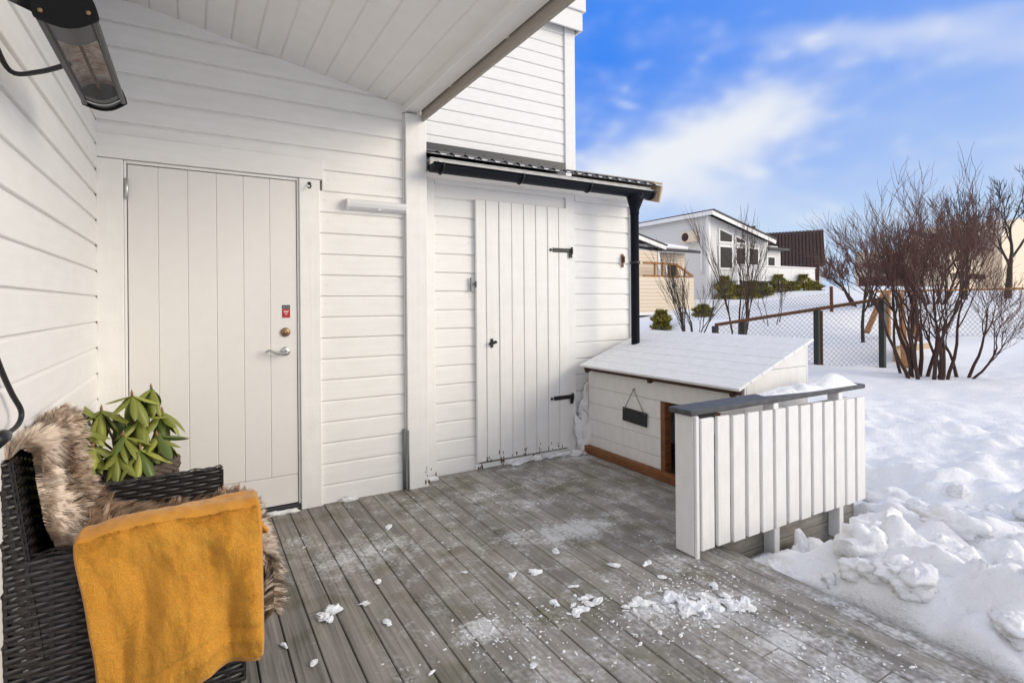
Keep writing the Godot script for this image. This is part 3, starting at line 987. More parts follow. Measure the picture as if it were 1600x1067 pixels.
# ---------------------------------------------------------------- shed
func build_shed() -> void:
	var z := -3.73
	var s := thing("storage_shed", "white storage shed with a black gutter and plank door", "shed", Vector3(0, 0, z))
	pbox("wall_core", Vector3(1.42, -0.1, -1.15), Vector3(3.54, 2.24, -0.026), M.backing, s)
	for k in range(0, 16):
		var y := 0.113 + 0.1402 * (k - 1)
		if y < 2.03:
			siding_board(s, 1.538, 1.900, y, 0.1402, -0.024, M.white)
			if k > 2:
				siding_board(s, 2.834, 3.470, y - 0.018, 0.1385, -0.024, M.white)
		elif y < 2.2:
			siding_board(s, 1.538, 2.737, y, 0.1402, -0.024, M.white)
			siding_board(s, 2.834, 3.470, y - 0.018, 0.1385, -0.024, M.white)
	pbox("plinth_board", Vector3(2.834, -0.05, -0.02), Vector3(3.470, 0.375, 0.0), M.white, s)
	pbox("corner_batten", Vector3(1.418, -0.004, -0.02), Vector3(1.536, 2.235, 0.016), M.white_up, s)
	pbox("batten", Vector3(2.739, -0.004, -0.02), Vector3(2.832, 2.235, 0.018), M.white_up, s)
	pbox("corner_board", Vector3(3.472, -0.3, -0.02), Vector3(3.562, 2.20, 0.020), M.white_up, s)
	pbox("corner_board", Vector3(3.545, -0.3, -1.14), Vector3(3.572, 2.24, -0.0215), M.white_up, s)
	pbox("frieze", Vector3(1.538, 2.172, 0.001), Vector3(2.737, 2.215, 0.020), M.white, s)
	pbox("frieze", Vector3(2.834, 2.158, 0.001), Vector3(3.470, 2.215, 0.020), M.white, s)
	pbox("sill", Vector3(1.86, -0.004, -0.02), Vector3(2.738, 0.036, 0.014), M.white, s)
	# plank door
	var d := Node3D.new()
	d.name = "door"
	s.add_child(d)
	d.position = Vector3(0, 0, 0.004)
	d.set_meta("label", "white plank door with flaking paint at the bottom")
	var e := [1.868, 1.957, 2.073, 2.189, 2.303, 2.419, 2.537, 2.650, 2.742]
	for i in 8:
		pbox("plank", Vector3(e[i] + 0.0018, 0.050 + rnd(-0.002, 0.002), 0.0), Vector3(e[i + 1] - 0.0018, 2.083, 0.026 + rnd(-0.0012, 0.0012)), M.white_up, d, 0.005)
	for y in [0.35, 1.05, 1.75]:
		pbox("ledge", Vector3(1.90, y - 0.05, -0.02), Vector3(2.72, y + 0.05, -0.001), M.white, d)
	for y in [1.722, 0.479]:
		var h := nst()
		box(h, Vector3(2.588, y - 0.017, 0.027), Vector3(2.765, y + 0.017, 0.034), 0.002)
		bar(h, Vector3(2.570, y, 0.030), Vector3(2.590, y, 0.030), 0.016, 0.006, 0.002)
		obox(h, Transform3D(Basis(Vector3(0, 0, 1), PI * 0.25), Vector3(2.566, y, 0.031)), Vector3(0.022, 0.022, 0.008), 0.003)
		box(h, Vector3(2.762, y - 0.022, 0.024), Vector3(2.792, y + 0.020, 0.042), 0.003)
		box(h, Vector3(2.757, y - 0.060, 0.024), Vector3(2.790, y - 0.024, 0.034), 0.005)
		var hi := part("strap_hinge", done(h), M.iron, d)
		var pn := nst(true)
		tube(pn, [Vector3(2.778, y - 0.030, 0.040), Vector3(2.778, y + 0.030, 0.040)], [0.0085, 0.0085], 10)
		part("pin", done(pn), M.iron, hi)
	var l := nst()
	box(l, Vector3(1.990, 0.935, 0.027), Vector3(2.012, 1.004, 0.034), 0.003)
	bar(l, Vector3(1.968, 0.963, 0.050), Vector3(2.034, 0.980, 0.050), 0.022, 0.022, 0.006)
	box(l, Vector3(1.994, 0.958, 0.030), Vector3(2.010, 0.980, 0.052), 0.003)
	part("latch_handle", done(l), M.iron, d)
	# cleat beside the door
	var c := nst()
	box(c, Vector3(1.826, 1.372, 0.006), Vector3(1.838, 1.478, 0.022), 0.003)
	box(c, Vector3(1.838, 1.423, 0.008), Vector3(1.872, 1.434, 0.016), 0.002)
	box(c, Vector3(1.866, 1.405, 0.010), Vector3(1.874, 1.450, 0.036), 0.002)
	part("door_stay", done(c), M.galv, s)
	flakes(d, [[1.975, 0.055, 0.026, 22, 0.05], [2.08, 0.055, 0.026, 12, 0.06], [2.31, 0.055, 0.026, 24, 0.05], [2.43, 0.055, 0.026, 10, 0.06], [2.55, 0.06, 0.026, 6, 0.07], [2.65, 0.07, 0.026, 6, 0.06], [2.20, 0.06, 0.026, 8, 0.05]])
	nails(s, [1.57, 1.83, 2.87, 3.42], 0.06, 2.1, 0.14, -0.0005)
	nails(d, [1.905, 2.02, 2.13, 2.245, 2.36, 2.475, 2.595, 2.70], 0.35, 2.0, 0.70, 0.0285)
	flakes(s, [[1.52, 0.005, 0.017, 14, 0.05], [1.9, 0.002, 0.015, 26, 0.04], [2.1, 0.002, 0.015, 26, 0.03], [2.4, 0.002, 0.015, 24, 0.03]])
	# roof of tile-profiled sheet, its lower edge showing the waves
	var rise := 0.303
	var eave_z := 0.275
	var eave_y := 2.305
	var roof := Node3D.new()
	roof.name = "roof"
	s.add_child(roof)
	var deck := nst()
	bar(deck, Vector3(2.50, eave_y - 0.045, eave_z - 0.02), Vector3(2.50, eave_y - 0.045 + 1.45 * rise, eave_z - 0.02 - 1.45), 2.06, 0.03, 0.003)
	part("roof_boarding", done(deck), M.white, roof)
	var sh := nst(true)
	var n := 260
	var pitch := 0.1075
	var rows := 7
	for j in rows:
		for i in n:
			var q := []
			for t in [[i, j], [i + 1, j], [i + 1, j + 1], [i, j + 1]]:
				var x: float = 1.425 + t[0] * (2.10 / n)
				var ph := fposmod(x / pitch, 1.0)
				var y := 0.022 * pow(maxf(0.0, sin(PI * clampf((ph - 0.15) / 0.5, 0.0, 1.0))), 0.8)
				var dz: float = t[1] * (1.46 / rows)
				q.append(Vector3(x, eave_y + y + dz * rise, eave_z + 0.03 - dz))
			quad(sh, q[0], q[3], q[2], q[1])
	part("roof_sheet", done(sh), plain(lin(0.045, 0.045, 0.05), 0.35), roof)
	# snow film lying between the waves
	var sf := nst()
	bar(sf, Vector3(2.47, eave_y + 0.006 + 0.02 * rise, eave_z - 0.0), Vector3(2.47, eave_y + 0.006 + 1.38 * rise, eave_z - 1.36), 2.06, 0.012, 0.004)
	part("snow_layer", done(sf), M.snow, roof)
	pbox("eave_board", Vector3(1.42, 2.215, 0.215), Vector3(3.52, 2.300, 0.238), M.white, roof)
	pbox("soffit", Vector3(1.42, 2.203, -0.02), Vector3(3.50, 2.214, 0.238), M.white, roof)
	# barge board at the gable end
	var bb := nst()
	bar(bb, Vector3(3.560, eave_y - 0.075, eave_z + 0.035), Vector3(3.560, eave_y - 0.075 + 1.3 * rise, eave_z + 0.035 - 1.3), 0.024, 0.145, 0.003)
	part("barge_board", done(bb), M.aged, roof)
	var bc := nst()
	bar(bc, Vector3(3.530, eave_y + 0.018, eave_z + 0.04), Vector3(3.530, eave_y + 0.018 + 1.3 * rise, eave_z + 0.04 - 1.3), 0.105, 0.020, 0.003)
	part("barge_cap", done(bc), M.aged, roof)
	# half-round gutter with brackets
	var gz := 0.285
	var gy := 2.235
	var gt := nst(true)
	var rr := 0.056
	var prof := []
	for k in 13:
		var a := PI + PI * k / 12.0
		prof.append(Vector2(cos(a) * rr, sin(a) * rr))
	for k in 12:
		var a: Vector2 = prof[k]
		var b: Vector2 = prof[k + 1]
		quad(gt, Vector3(1.40, gy + a.y, gz - a.x), Vector3(1.40, gy + b.y, gz - b.x), Vector3(3.475, gy + b.y, gz - b.x), Vector3(3.475, gy + a.y, gz - a.x))
		quad(gt, Vector3(1.40, gy + b.y * 0.94, gz - b.x * 0.94), Vector3(1.40, gy + a.y * 0.94, gz - a.x * 0.94), Vector3(3.475, gy + a.y * 0.94, gz - a.x * 0.94), Vector3(3.475, gy + b.y * 0.94, gz - b.x * 0.94))
	for x in [1.40, 3.475]:
		for k in 12:
			tri(gt, Vector3(x, gy, gz), Vector3(x, gy + prof[k].y, gz - prof[k].x), Vector3(x, gy + prof[k + 1].y, gz - prof[k + 1].x))
	tube(gt, [Vector3(1.40, gy, gz + rr), Vector3(3.475, gy, gz + rr)], [0.007, 0.007], 8)
	var gutter := part("gutter", done(gt), M.gutter, s)
	for x in [1.475, 2.115, 2.76, 3.45]:
		var br := nst(true)
		var pts := []
		for k in 11:
			var a := PI * 0.96 + PI * 1.1 * k / 10.0
			pts.append(Vector3(x, gy + sin(a) * (rr + 0.004), gz - cos(a) * (rr + 0.004)))
		tube(br, pts, same(0.007, 11), 6)
		part("bracket", done(br), M.black, gutter)
	# outlet and downpipe
	var dp := nst(true)
	tube(dp, [Vector3(3.28, gy - 0.03, gz), Vector3(3.28, gy - 0.07, gz), Vector3(3.28, gy - 0.16, gz - 0.01), Vector3(3.28, gy - 0.20, gz - 0.01)], [0.078, 0.070, 0.040, 0.039], 16)
	tube(dp, [Vector3(3.28, gy - 0.15, gz - 0.01), Vector3(3.28, -0.3, gz - 0.01)], [0.036, 0.036], 16)
	var pipe := part("downpipe", done(dp), M.gutter, s)
	for y in [1.62, 0.7]:
		var cl := nst(true)
		tube(cl, [Vector3(3.28, y - 0.012, gz - 0.01), Vector3(3.28, y + 0.012, gz - 0.01)], [0.045, 0.045], 16)
		part("pipe_clip", done(cl), M.black, pipe)
	# small wooden thermometer plate by the downpipe
	var th := pbox("thermometer", Vector3(3.372, 1.60, z + 0.001), Vector3(3.396, 1.72, z + 0.012), M.stained, self, 0.003)
	tag(th, "small brown wooden plate on the shed wall by the downpipe", "plate")
	var ar := part("arm", bmesh(Vector3(3.378, 1.64, z + 0.012), Vector3(3.390, 1.70, z + 0.035), 0.003), M.rust, th)

# ---------------------------------------------------------------- taller house behind the shed
func build_upper_house() -> void:
	var z := -4.90
	var h := thing("neighbouring_house", "tall bright white house gable rising above the shed roof", "house", Vector3(0, 0, z))
	pbox("wall_core", Vector3(-3.0, -0.5, -7.0), Vector3(3.74, 4.9, -0.024), M.bright, h)
	for k in range(-1, 14):
		siding_board(h, -2.0, 3.600, 2.79 + 0.1365 * k, 0.1365, -0.022, M.bright)
	pbox("corner_board", Vector3(3.602, 1.5, -0.02), Vector3(3.742, 4.60, 0.020), M.bright, h)
	pbox("corner_board", Vector3(3.720, 1.5, -0.16), Vector3(3.765, 4.60, -0.0215), M.bright, h)
	pbox("flashing", Vector3(1.3, 2.70, 0.002), Vector3(3.600, 2.845, 0.016), M.flash, h, 0.002)
	for k in 9:
		var st := nst(true)
		tube(st, [Vector3(1.7 + k * 0.22, 2.79, 0.016), Vector3(1.7 + k * 0.22, 2.79, 0.020)], [0.006, 0.004], 8)
		part("screw", done(st), M.black, h)
	# box eave with two fascia boards
	pbox("eave_board", Vector3(-2.0, 4.335, 0.078), Vector3(3.795, 4.545, 0.10), M.bright, h, 0.004)
	pbox("eave_board", Vector3(3.775, 4.335, -0.3), Vector3(3.797, 4.545, 0.0765), M.bright, h, 0.004)
	pbox("eave_board", Vector3(-2.0, 4.547, -0.3), Vector3(3.825, 4.70, 0.125), M.bright, h, 0.004)
	pbox("eave_cap", Vector3(-2.0, 4.702, -0.3), Vector3(3.830, 4.722, 0.130), M.flash, h, 0.002)
	pbox("roof_body", Vector3(-2.0, 4.725, -7.0), Vector3(3.80, 4.80, 0.10), M.roof_dark, h)

# ---------------------------------------------------------------- kennel
func build_kennel() -> void:
	var k := thing("dog_kennel", "low white wooden dog kennel with a frosted lean-to roof", "kennel", Vector3(2.91, 0, 0))
	var zf := -3.64      # far end, by the shed
	var zn := -2.12      # near end, behind the railing
	var slope := 0.349
	var wall_top := func(x: float) -> float: return 0.738 + (x + 0.11) * slope - 0.020
	# front boards left of the opening, and the one above it
	var ys := [0.055, 0.150, 0.285, 0.425, 0.560]
	for i in 4:
		pbox("board", Vector3(0.0, ys[i] + 0.0012, zf), Vector3(0.020, ys[i + 1] - 0.0012, -2.815), M.rail, k, 0.003)
	pbox("board", Vector3(-0.0005, ys[4] + 0.0012, zf), Vector3(0.020, wall_top.call(0.0), zn), M.rail, k, 0.003)
	pbox("board", Vector3(0.0, 0.055, -2.30), Vector3(0.020, ys[4] - 0.001, zn), M.rail, k, 0.003)
	pbox("door_jamb", Vector3(-0.004, 0.05, -2.8135), Vector3(0.060, ys[4] - 0.001, -2.770), M.stained, k, 0.003)
	pbox("door_jamb", Vector3(-0.002, 0.05, -2.335), Vector3(0.060, ys[4] - 0.001, -2.302), M.stained, k, 0.003)
	# stained sill board along the foot
	pbox("foot_board", Vector3(-0.050, 0.002, -3.672), Vector3(-0.004, 0.066, zn - 0.05), M.stained, k, 0.004)
	# floor, far end, back and inside
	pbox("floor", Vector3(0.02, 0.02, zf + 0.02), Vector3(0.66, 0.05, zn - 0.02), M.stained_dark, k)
	pbox("back_wall", Vector3(0.655, 0.0, zf), Vector3(0.675, wall_top.call(0.655), zn), M.rail, k)
	# gable ends as boards cut to the slope
	for e in [[zf + 0.0, zf + 0.020, "far"], [zn - 0.020, zn, "near"]]:
		var cuts := [0.0, 0.14, 0.28, 0.42, 0.56, 0.70, 0.84, 1.05]
		for i in cuts.size() - 1:
			var y0: float = cuts[i] + 0.0015
			var y1: float = cuts[i + 1] - 0.0015
			var ol := PackedVector2Array()
			var x0 := 0.021
			var x1 := 0.654
			var lo: float = wall_top.call(x0)
			var hi: float = wall_top.call(x1)
			if y0 >= hi:
				continue
			ol.append(Vector2(x1, y0))
			ol.append(Vector2(x1, minf(y1, hi)))
			if y1 <= lo:
				ol.append(Vector2(x0, y1)); ol.append(Vector2(x0, y0))
			else:
				if y1 < hi:
					ol.append(Vector2(x0 + (y1 - lo) / slope, y1))
				if y0 < lo:
					ol.append(Vector2(x0, lo)); ol.append(Vector2(x0, y0))
				else:
					ol.append(Vector2(x0 + (y0 - lo) / slope, y0))
			var st := nst()
			prism(st, ol, e[1] - e[0], Transform3D(Basis(), Vector3(0, 0, e[0])))
			part("board", done(st), M.rail, k)
	# roof boards running along the eave, with rafters underneath
	var roof := Node3D.new()
	roof.name = "roof"
	k.add_child(roof)
	var ang := atan(slope)
	var ux := Vector3(cos(ang), sin(ang), 0)
	var un := Vector3(-sin(ang), cos(ang), 0)
	var n := 7
	var run := 0.83
	for i in n:
		var c := Vector3(-0.11, 0.738, 0) + ux * (run * (i + 0.5) / n) + un * 0.009
		var st := nst()
		obox(st, Transform3D(Basis(ux, un, Vector3(0, 0, 1)), c + Vector3(0, 0, (-3.62 - 2.075) * 0.5) + un * rnd(-0.001, 0.0015)), Vector3(run / n - 0.0022, 0.020, 1.545), 0.0030)
		part("roof_board", done(st), M.rime, roof)
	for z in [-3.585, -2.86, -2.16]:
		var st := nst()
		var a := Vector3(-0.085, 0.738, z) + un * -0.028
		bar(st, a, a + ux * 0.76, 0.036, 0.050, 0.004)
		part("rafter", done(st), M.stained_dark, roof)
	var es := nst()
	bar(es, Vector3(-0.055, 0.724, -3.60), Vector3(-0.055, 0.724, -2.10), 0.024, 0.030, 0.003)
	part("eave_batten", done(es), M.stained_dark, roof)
	# slate sign on a string
	var s := thing("slate_sign", "blank black slate sign hanging on the kennel front", "sign", Vector3(2.898, 0, 0))
	var sl := nst()
	obox(sl, Transform3D(Basis(Vector3(1, 0, 0), 0.035), Vector3(0, 0.402, -3.07)), Vector3(0.009, 0.105, 0.262), 0.002)
	part("slate", done(sl), M.slate, s)
	var tw := nst(true)
	tube(tw, [Vector3(-0.006, 0.452, -3.175), Vector3(-0.004, 0.612, -3.073)], [0.0025, 0.0025], 6)
	tube(tw, [Vector3(-0.006, 0.445, -2.965), Vector3(-0.004, 0.612, -3.073)], [0.0025, 0.0025], 6)
	part("string", done(tw), M.twine, s)
	for p in [[0.447, -3.178], [0.438, -2.960]]:
		var ey := nst(true)
		tube(ey, [Vector3(-0.0065, p[0], p[1]), Vector3(-0.0045, p[0], p[1])], [0.006, 0.006], 10)
		part("eyelet", done(ey), M.brass, s)
	var na := nst(true)
	tube(na, [Vector3(-0.012, 0.614, -3.073), Vector3(0.012, 0.614, -3.073)], [0.004, 0.003], 8)
	part("nail", done(na), M.galv, s)

# ---------------------------------------------------------------- railing
func build_railing() -> void:
	var r := thing("deck_railing", "low white slatted railing with a dark grey cap", "railing", Vector3(0, 0, -1.85))
	# end panel facing along the deck
	pbox("end_board", Vector3(2.140, 0.004, -0.122), Vector3(2.162, 0.706, -0.004), M.rail, r, 0.003)
	pbox("corner_strip", Vector3(2.142, -0.03, -0.002), Vector3(2.166, 0.706, 0.014), M.rail, r, 0.003)
	pbox("post", Vector3(2.166, -0.02, -0.075), Vector3(2.210, 0.700, -0.028), M.rail, r, 0.003)
	for p in [2.795, 3.455]:
		pbox("post", Vector3(p, -0.205, -0.0725), Vector3(p + 0.048, 0.705, -0.0008), M.rail, r, 0.004)
	for y in [0.05, 0.60]:
		pbox("rail", Vector3(2.212, y - 0.03, -0.0945), Vector3(3.70, y + 0.045, -0.0735), M.rail if y > 0.5 else M.greyboard, r, 0.003)
	for i in 13:
		var x := 2.174 + i * 0.1209
		var lift := rnd(-0.003, 0.003)
		pbox("slat", Vector3(x, 0.030 - i * 0.0025 + lift, 0.0), Vector3(x + 0.0955, 0.690 - i * 0.0025 + lift, 0.021 + rnd(-0.001, 0.001)), M.rail, r, 0.003)
	# two low steps nailed to the post, as in the photograph
	var cap := nst()
	bar(cap, Vector3(2.115, 0.724, -0.070), Vector3(3.765, 0.721, -0.070), 0.028, 0.150, 0.006, Vector3(0, 0, 1))
	part("cap", done(cap), M.railcap, r)

# ---------------------------------------------------------------- patio heater
func build_heater() -> void:
	var h := thing("patio_heater", "black and grey infrared heater mounted on the side wall", "heater", Vector3(-0.236, 1.916, -1.51))
	h.scale = Vector3(0.82, 0.82, 0.91)
	h.rotation.z = deg_to_rad(11.0)
	var length := 0.63
	# local: face looks to -y, dome to +y, body along -z
	var dome := PackedVector2Array()
	for i in 17:
		var a := PI * i / 16.0
		dome.append(Vector2(cos(a) * 0.064, 0.004 + sin(a) * 0.098))
	var dome_in := PackedVector2Array()
	for i in 17:
		var a := PI * i / 16.0
		dome_in.append(Vector2(cos(a) * 0.059, 0.002 + sin(a) * 0.092))
	var shell := nst(true)
	var refl := nst(true)
	for i in 16:
		quad(shell, Vector3(dome[i].x, dome[i].y, 0), Vector3(dome[i + 1].x, dome[i + 1].y, 0), Vector3(dome[i + 1].x, dome[i + 1].y, -length), Vector3(dome[i].x, dome[i].y, -length))
		var k := 0.38
		quad(refl, Vector3(dome_in[i].x, dome_in[i].y * k, -0.11), Vector3(dome_in[i].x, dome_in[i].y * k, -length + 0.085), Vector3(dome_in[i + 1].x, dome_in[i + 1].y * k, -length + 0.085), Vector3(dome_in[i + 1].x, dome_in[i + 1].y * k, -0.11))
	part("shell", done(shell), M.alu, h)
	var deck_reflection := grey(71, 256, 256, 0.02, 5)  # brown reflections of the deck, painted into the reflector's colour as blotches
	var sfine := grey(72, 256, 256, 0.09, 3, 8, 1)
	var rt := tri_mat(tex_from(two_tone(Color(0.92, 0.87, 0.80), Color(0.42, 0.20, 0.09), deck_reflection, sfine, 0.6, 2.0), 256, 256), null, Vector3(5, 5, 3), 0.5)
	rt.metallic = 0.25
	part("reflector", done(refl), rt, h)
	# side rails along the open face
	for s in [-1.0, 1.0]:
		pbox("side_rail", Vector3(s * 0.058 - 0.009, -0.012, -length), Vector3(s * 0.058 + 0.009, 0.012, 0.0), M.alu, h, 0.004)
	# end plates: the near one carries two screws
	for e in [[0.0, 0.012], [-length - 0.012, -length]]:
		var ol := PackedVector2Array()
		for i in 25:
			var a := PI * i / 24.0
			ol.append(Vector2(cos(a) * 0.071, 0.004 + sin(a) * 0.106))
		for i in 9:
			var t := i / 8.0
			ol.append(Vector2(lerpf(-0.070, 0.070, t), -0.006 - 0.026 * sin(PI * t)))
		var st := nst()
		prism(st, ol, e[1] - e[0], Transform3D(Basis(), Vector3(0, 0, e[0])))
		part("end_plate", done(st), M.cap_black, h)
	for p in [Vector2(-0.052, 0.006), Vector2(0.050, 0.006)]:
		var st := nst(true)
		tube(st, [Vector3(p.x, p.y, 0.011), Vector3(p.x, p.y, 0.015), Vector3(p.x, p.y, 0.0155), Vector3(p.x, p.y, 0.013)], [0.0062, 0.0056, 0.003, 0.0026], 12)
		part("screw", done(st), M.brass, h)
	# solid ends of the face and the fine bars of the guard between them
	for q in [[-0.11, 0.0], [-length, -length + 0.085]]:
		var st := nst(true)
		for i in 10:
			var a0 := -0.056 + 0.112 * i / 10.0
			var a1 := -0.056 + 0.112 * (i + 1) / 10.0
			var y0 := -0.004 - 0.022 * cos(a0 / 0.056 * PI * 0.5)
			var y1 := -0.004 - 0.022 * cos(a1 / 0.056 * PI * 0.5)
			quad(st, Vector3(a0, y0, q[0]), Vector3(a1, y1, q[0]), Vector3(a1, y1, q[1]), Vector3(a0, y0, q[1]))
		part("face_plate", done(st), M.alu, h)
	var bars := nst()
	var nb := 46
	for k in nb:
		var z := -0.112 - (length - 0.20) * k / (nb - 1)
		for i in 8:
			var a0 := -0.056 + 0.112 * i / 8.0
			var a1 := -0.056 + 0.112 * (i + 1) / 8.0
			bar(bars, Vector3(a0, -0.004 - 0.022 * cos(a0 / 0.056 * PI * 0.5), z), Vector3(a1, -0.004 - 0.022 * cos(a1 / 0.056 * PI * 0.5), z), 0.0013, 0.0013, 0.0003)
	part("guard", done(bars), M.galv, h, Transform3D(), "stuff")
	var rim := nst(true)
	var rp := []
	for i in 9:
		var a0 := -0.058 + 0.116 * i / 8.0
		rp.append(Vector3(a0, -0.006 - 0.022 * cos(a0 / 0.058 * PI * 0.5), -length + 0.045))
	tube(rim, rp, same(0.0028, 9), 6)
	part("trim_wire", done(rim), M.steel, h)
	var el := nst(true)
	var ep := []
	for i in 160:
		var a := i * 0.9
		ep.append(Vector3(0.004 * cos(a), 0.012 + 0.004 * sin(a), -0.12 - 0.40 * i / 159.0))
	tube(el, ep, same(0.0018, 160), 5)
	tube(el, [Vector3(0, 0.012, -0.10), Vector3(0, 0.012, -length + 0.08)], [0.0022, 0.0022], 6)
	part("heating_element", done(el), M.brass, h)
	# bracket to the wall
	var br := nst()
	bar(br, Vector3(-0.062, 0.045, -0.055), Vector3(-0.235, 0.115, 0.030), 0.034, 0.006, 0.001, Vector3(0, 0, 1))
	box(br, Vector3(-0.236, 0.06, -0.01), Vector3(-0.226, 0.17, 0.07), 0.002)
	part("wall_bracket", done(br), M.iron, h)
	# supply cable hanging from the heater to the wall, then down to a socket
	var c := nst(true)
	var p := smooth_path([Vector3(-0.276, 1.916, -1.80), Vector3(-0.345, 1.895, -1.84), Vector3(-0.415, 1.905, -1.90), Vector3(-0.425, 1.95, -1.78), Vector3(-0.432, 1.99, -1.62), Vector3(-0.43, 1.75, -1.50), Vector3(-0.43, 1.40, -1.60), Vector3(-0.428, 1.165, -1.81), Vector3(-0.420, 1.06, -1.90), Vector3(-0.410, 0.995, -1.955), Vector3(-0.412, 0.962, -1.93), Vector3(-0.420, 0.952, -1.85)], 6)
	tube(c, p, same(0.0065, p.size()), 8)
	tag(part("power_cable", done(c), M.cable, self), "black cable looping from the heater down to the socket", "cable")
	var so := thing("wall_socket", "white socket with a black plug above the armchair", "socket", Vector3(-0.436, 0.962, -1.80))
	pbox("socket_box", Vector3(0, -0.045, -0.05), Vector3(0.012, 0.035, 0.09), M.plastic, so, 0.006)
	var pl := nst(true)
	tube(pl, [Vector3(0.016, -0.010, -0.075), Vector3(0.016, -0.010, -0.035), Vector3(0.016, -0.010, 0.03)], [0.009, 0.018, 0.020], 12)
	part("plug", done(pl), M.black, so)

# ---------------------------------------------------------------- wicker armchair
# a woven face: o one corner, u along the strands, v across them, n outwards
func weave(st: SurfaceTool, o: Vector3, u: Vector3, v: Vector3, n: Vector3, strand := 0.0145, stake := 0.046) -> void:
	var ul := u.length()
	var vl := v.length()
	var rows := maxi(int(round(vl / strand)), 1)
	var cols := maxi(int(round(ul / stake)), 1)
	var ud := u / ul
	var vd := v / vl
	var sp := vl / rows
	var per := ul / cols
	var steps := cols * 4
	for j in rows:
		var vc := (j + 0.5) * sp
		var prev := []
		for i in steps + 1:
			var s := ul * i / steps
			var w := cos(PI * s / per + PI * (j % 2))
			var base := o + ud * s + vd * vc + n * (0.0045 * w)
			var hw := sp * (0.40 + 0.10 * maxf(w, 0.0))
			var row := [base - vd * hw - n * 0.0016, base - vd * hw * 0.5 + n * 0.0016, base + vd * hw * 0.5 + n * 0.0016, base + vd * hw - n * 0.0016]
			if i > 0:
				for k in 3:
					quad_out(st, prev[k], row[k], row[k + 1], prev[k + 1], base - n * 0.1)
			prev = row
	for i in cols + 1:
		var c := o + ud * (i * per)
		var a := c - ud * 0.0055
		var b := c + ud * 0.0055
		quad_out(st, a, b, b + v, a + v, c - n * 0.1)

func build_armchair() -> void:
	var c := thing("wicker_armchair", "dark brown wicker armchair against the white side wall", "armchair", Vector3(-0.437, 0, -1.905), 0.058)
	# local: x forward 0..0.57, z from 0 (near side) to -0.67 (far side)
	var W = M.wicker
	for s in [0, 1]:
		var z0: float = -0.006 if s == 0 else -0.664   # outer face
		var z1: float = -0.046 if s == 0 else -0.624
		var sg := 1.0 if s == 0 else -1.0
		var arm := pbox("arm", Vector3(0.012, 0.07, minf(z0, z1)), Vector3(0.564, 0.597, maxf(z0, z1)), M.black, c, 0.008)
		var st := nst(true)
		weave(st, Vector3(0.0, 0.07, z0 + 0.003 * sg), Vector3(0.57, 0, 0), Vector3(0, 0.525, 0), Vector3(0, 0, sg))
		weave(st, Vector3(0.0, 0.30, z1 - 0.003 * sg), Vector3(0.57, 0, 0), Vector3(0, 0.295, 0), Vector3(0, 0, -sg))
		weave(st, Vector3(0.0, 0.600, minf(z0, z1) - 0.002), Vector3(0.57, 0, 0), Vector3(0, 0, 0.044), Vector3(0, 1, 0), 0.0145, 0.046)
		weave(st, Vector3(0.568, 0.07, minf(z0, z1)), Vector3(0, 0, 0.040), Vector3(0, 0.525, 0), Vector3(1, 0, 0), 0.0145, 0.02)
		part("weave", done(st), W, arm, Transform3D(), "stuff")
		for x in [0.03, 0.545]:
			pbox("leg", Vector3(x - 0.016, 0.0, (z0 + z1) * 0.5 - 0.016), Vector3(x + 0.016, 0.075, (z0 + z1) * 0.5 + 0.016), M.black, c, 0.004)
	var seat := pbox("seat", Vector3(0.02, 0.16, -0.62), Vector3(0.552, 0.355, -0.05), M.black, c, 0.006)
	var fs := nst(true)
	weave(fs, Vector3(0.556, 0.16, -0.62), Vector3(0, 0, 0.57), Vector3(0, 0.195, 0), Vector3(1, 0, 0))
	part("weave", done(fs), W, seat, Transform3D(), "stuff")
	pbox("cushion", Vector3(0.06, 0.357, -0.61), Vector3(0.555, 0.425, -0.06), M.slate, c, 0.02)
	# backrest leaning against the wall
	var lean := Basis(Vector3(0, 0, 1), deg_to_rad(7.0))
	var back := Node3D.new()
	back.name = "backrest"
	c.add_child(back)
	back.transform = Transform3D(lean, Vector3(0.085, 0.30, 0))
	pbox("frame", Vector3(-0.046, 0.0, -0.662), Vector3(-0.004, 0.572, -0.008), M.black, back, 0.008)
	var bs := nst(true)
	weave(bs, Vector3(0.0, 0.0, -0.665), Vector3(0, 0, 0.66), Vector3(0, 0.575, 0), Vector3(1, 0, 0))
	weave(bs, Vector3(-0.048, 0.0, -0.005), Vector3(0.046, 0, 0), Vector3(0, 0.575, 0), Vector3(0, 0, 1), 0.0145, 0.023)
	weave(bs, Vector3(-0.046, 0.575, -0.665), Vector3(0, 0, 0.66), Vector3(0.044, 0, 0), Vector3(0, 1, 0))
	part("weave", done(bs), W, back, Transform3D(), "stuff")

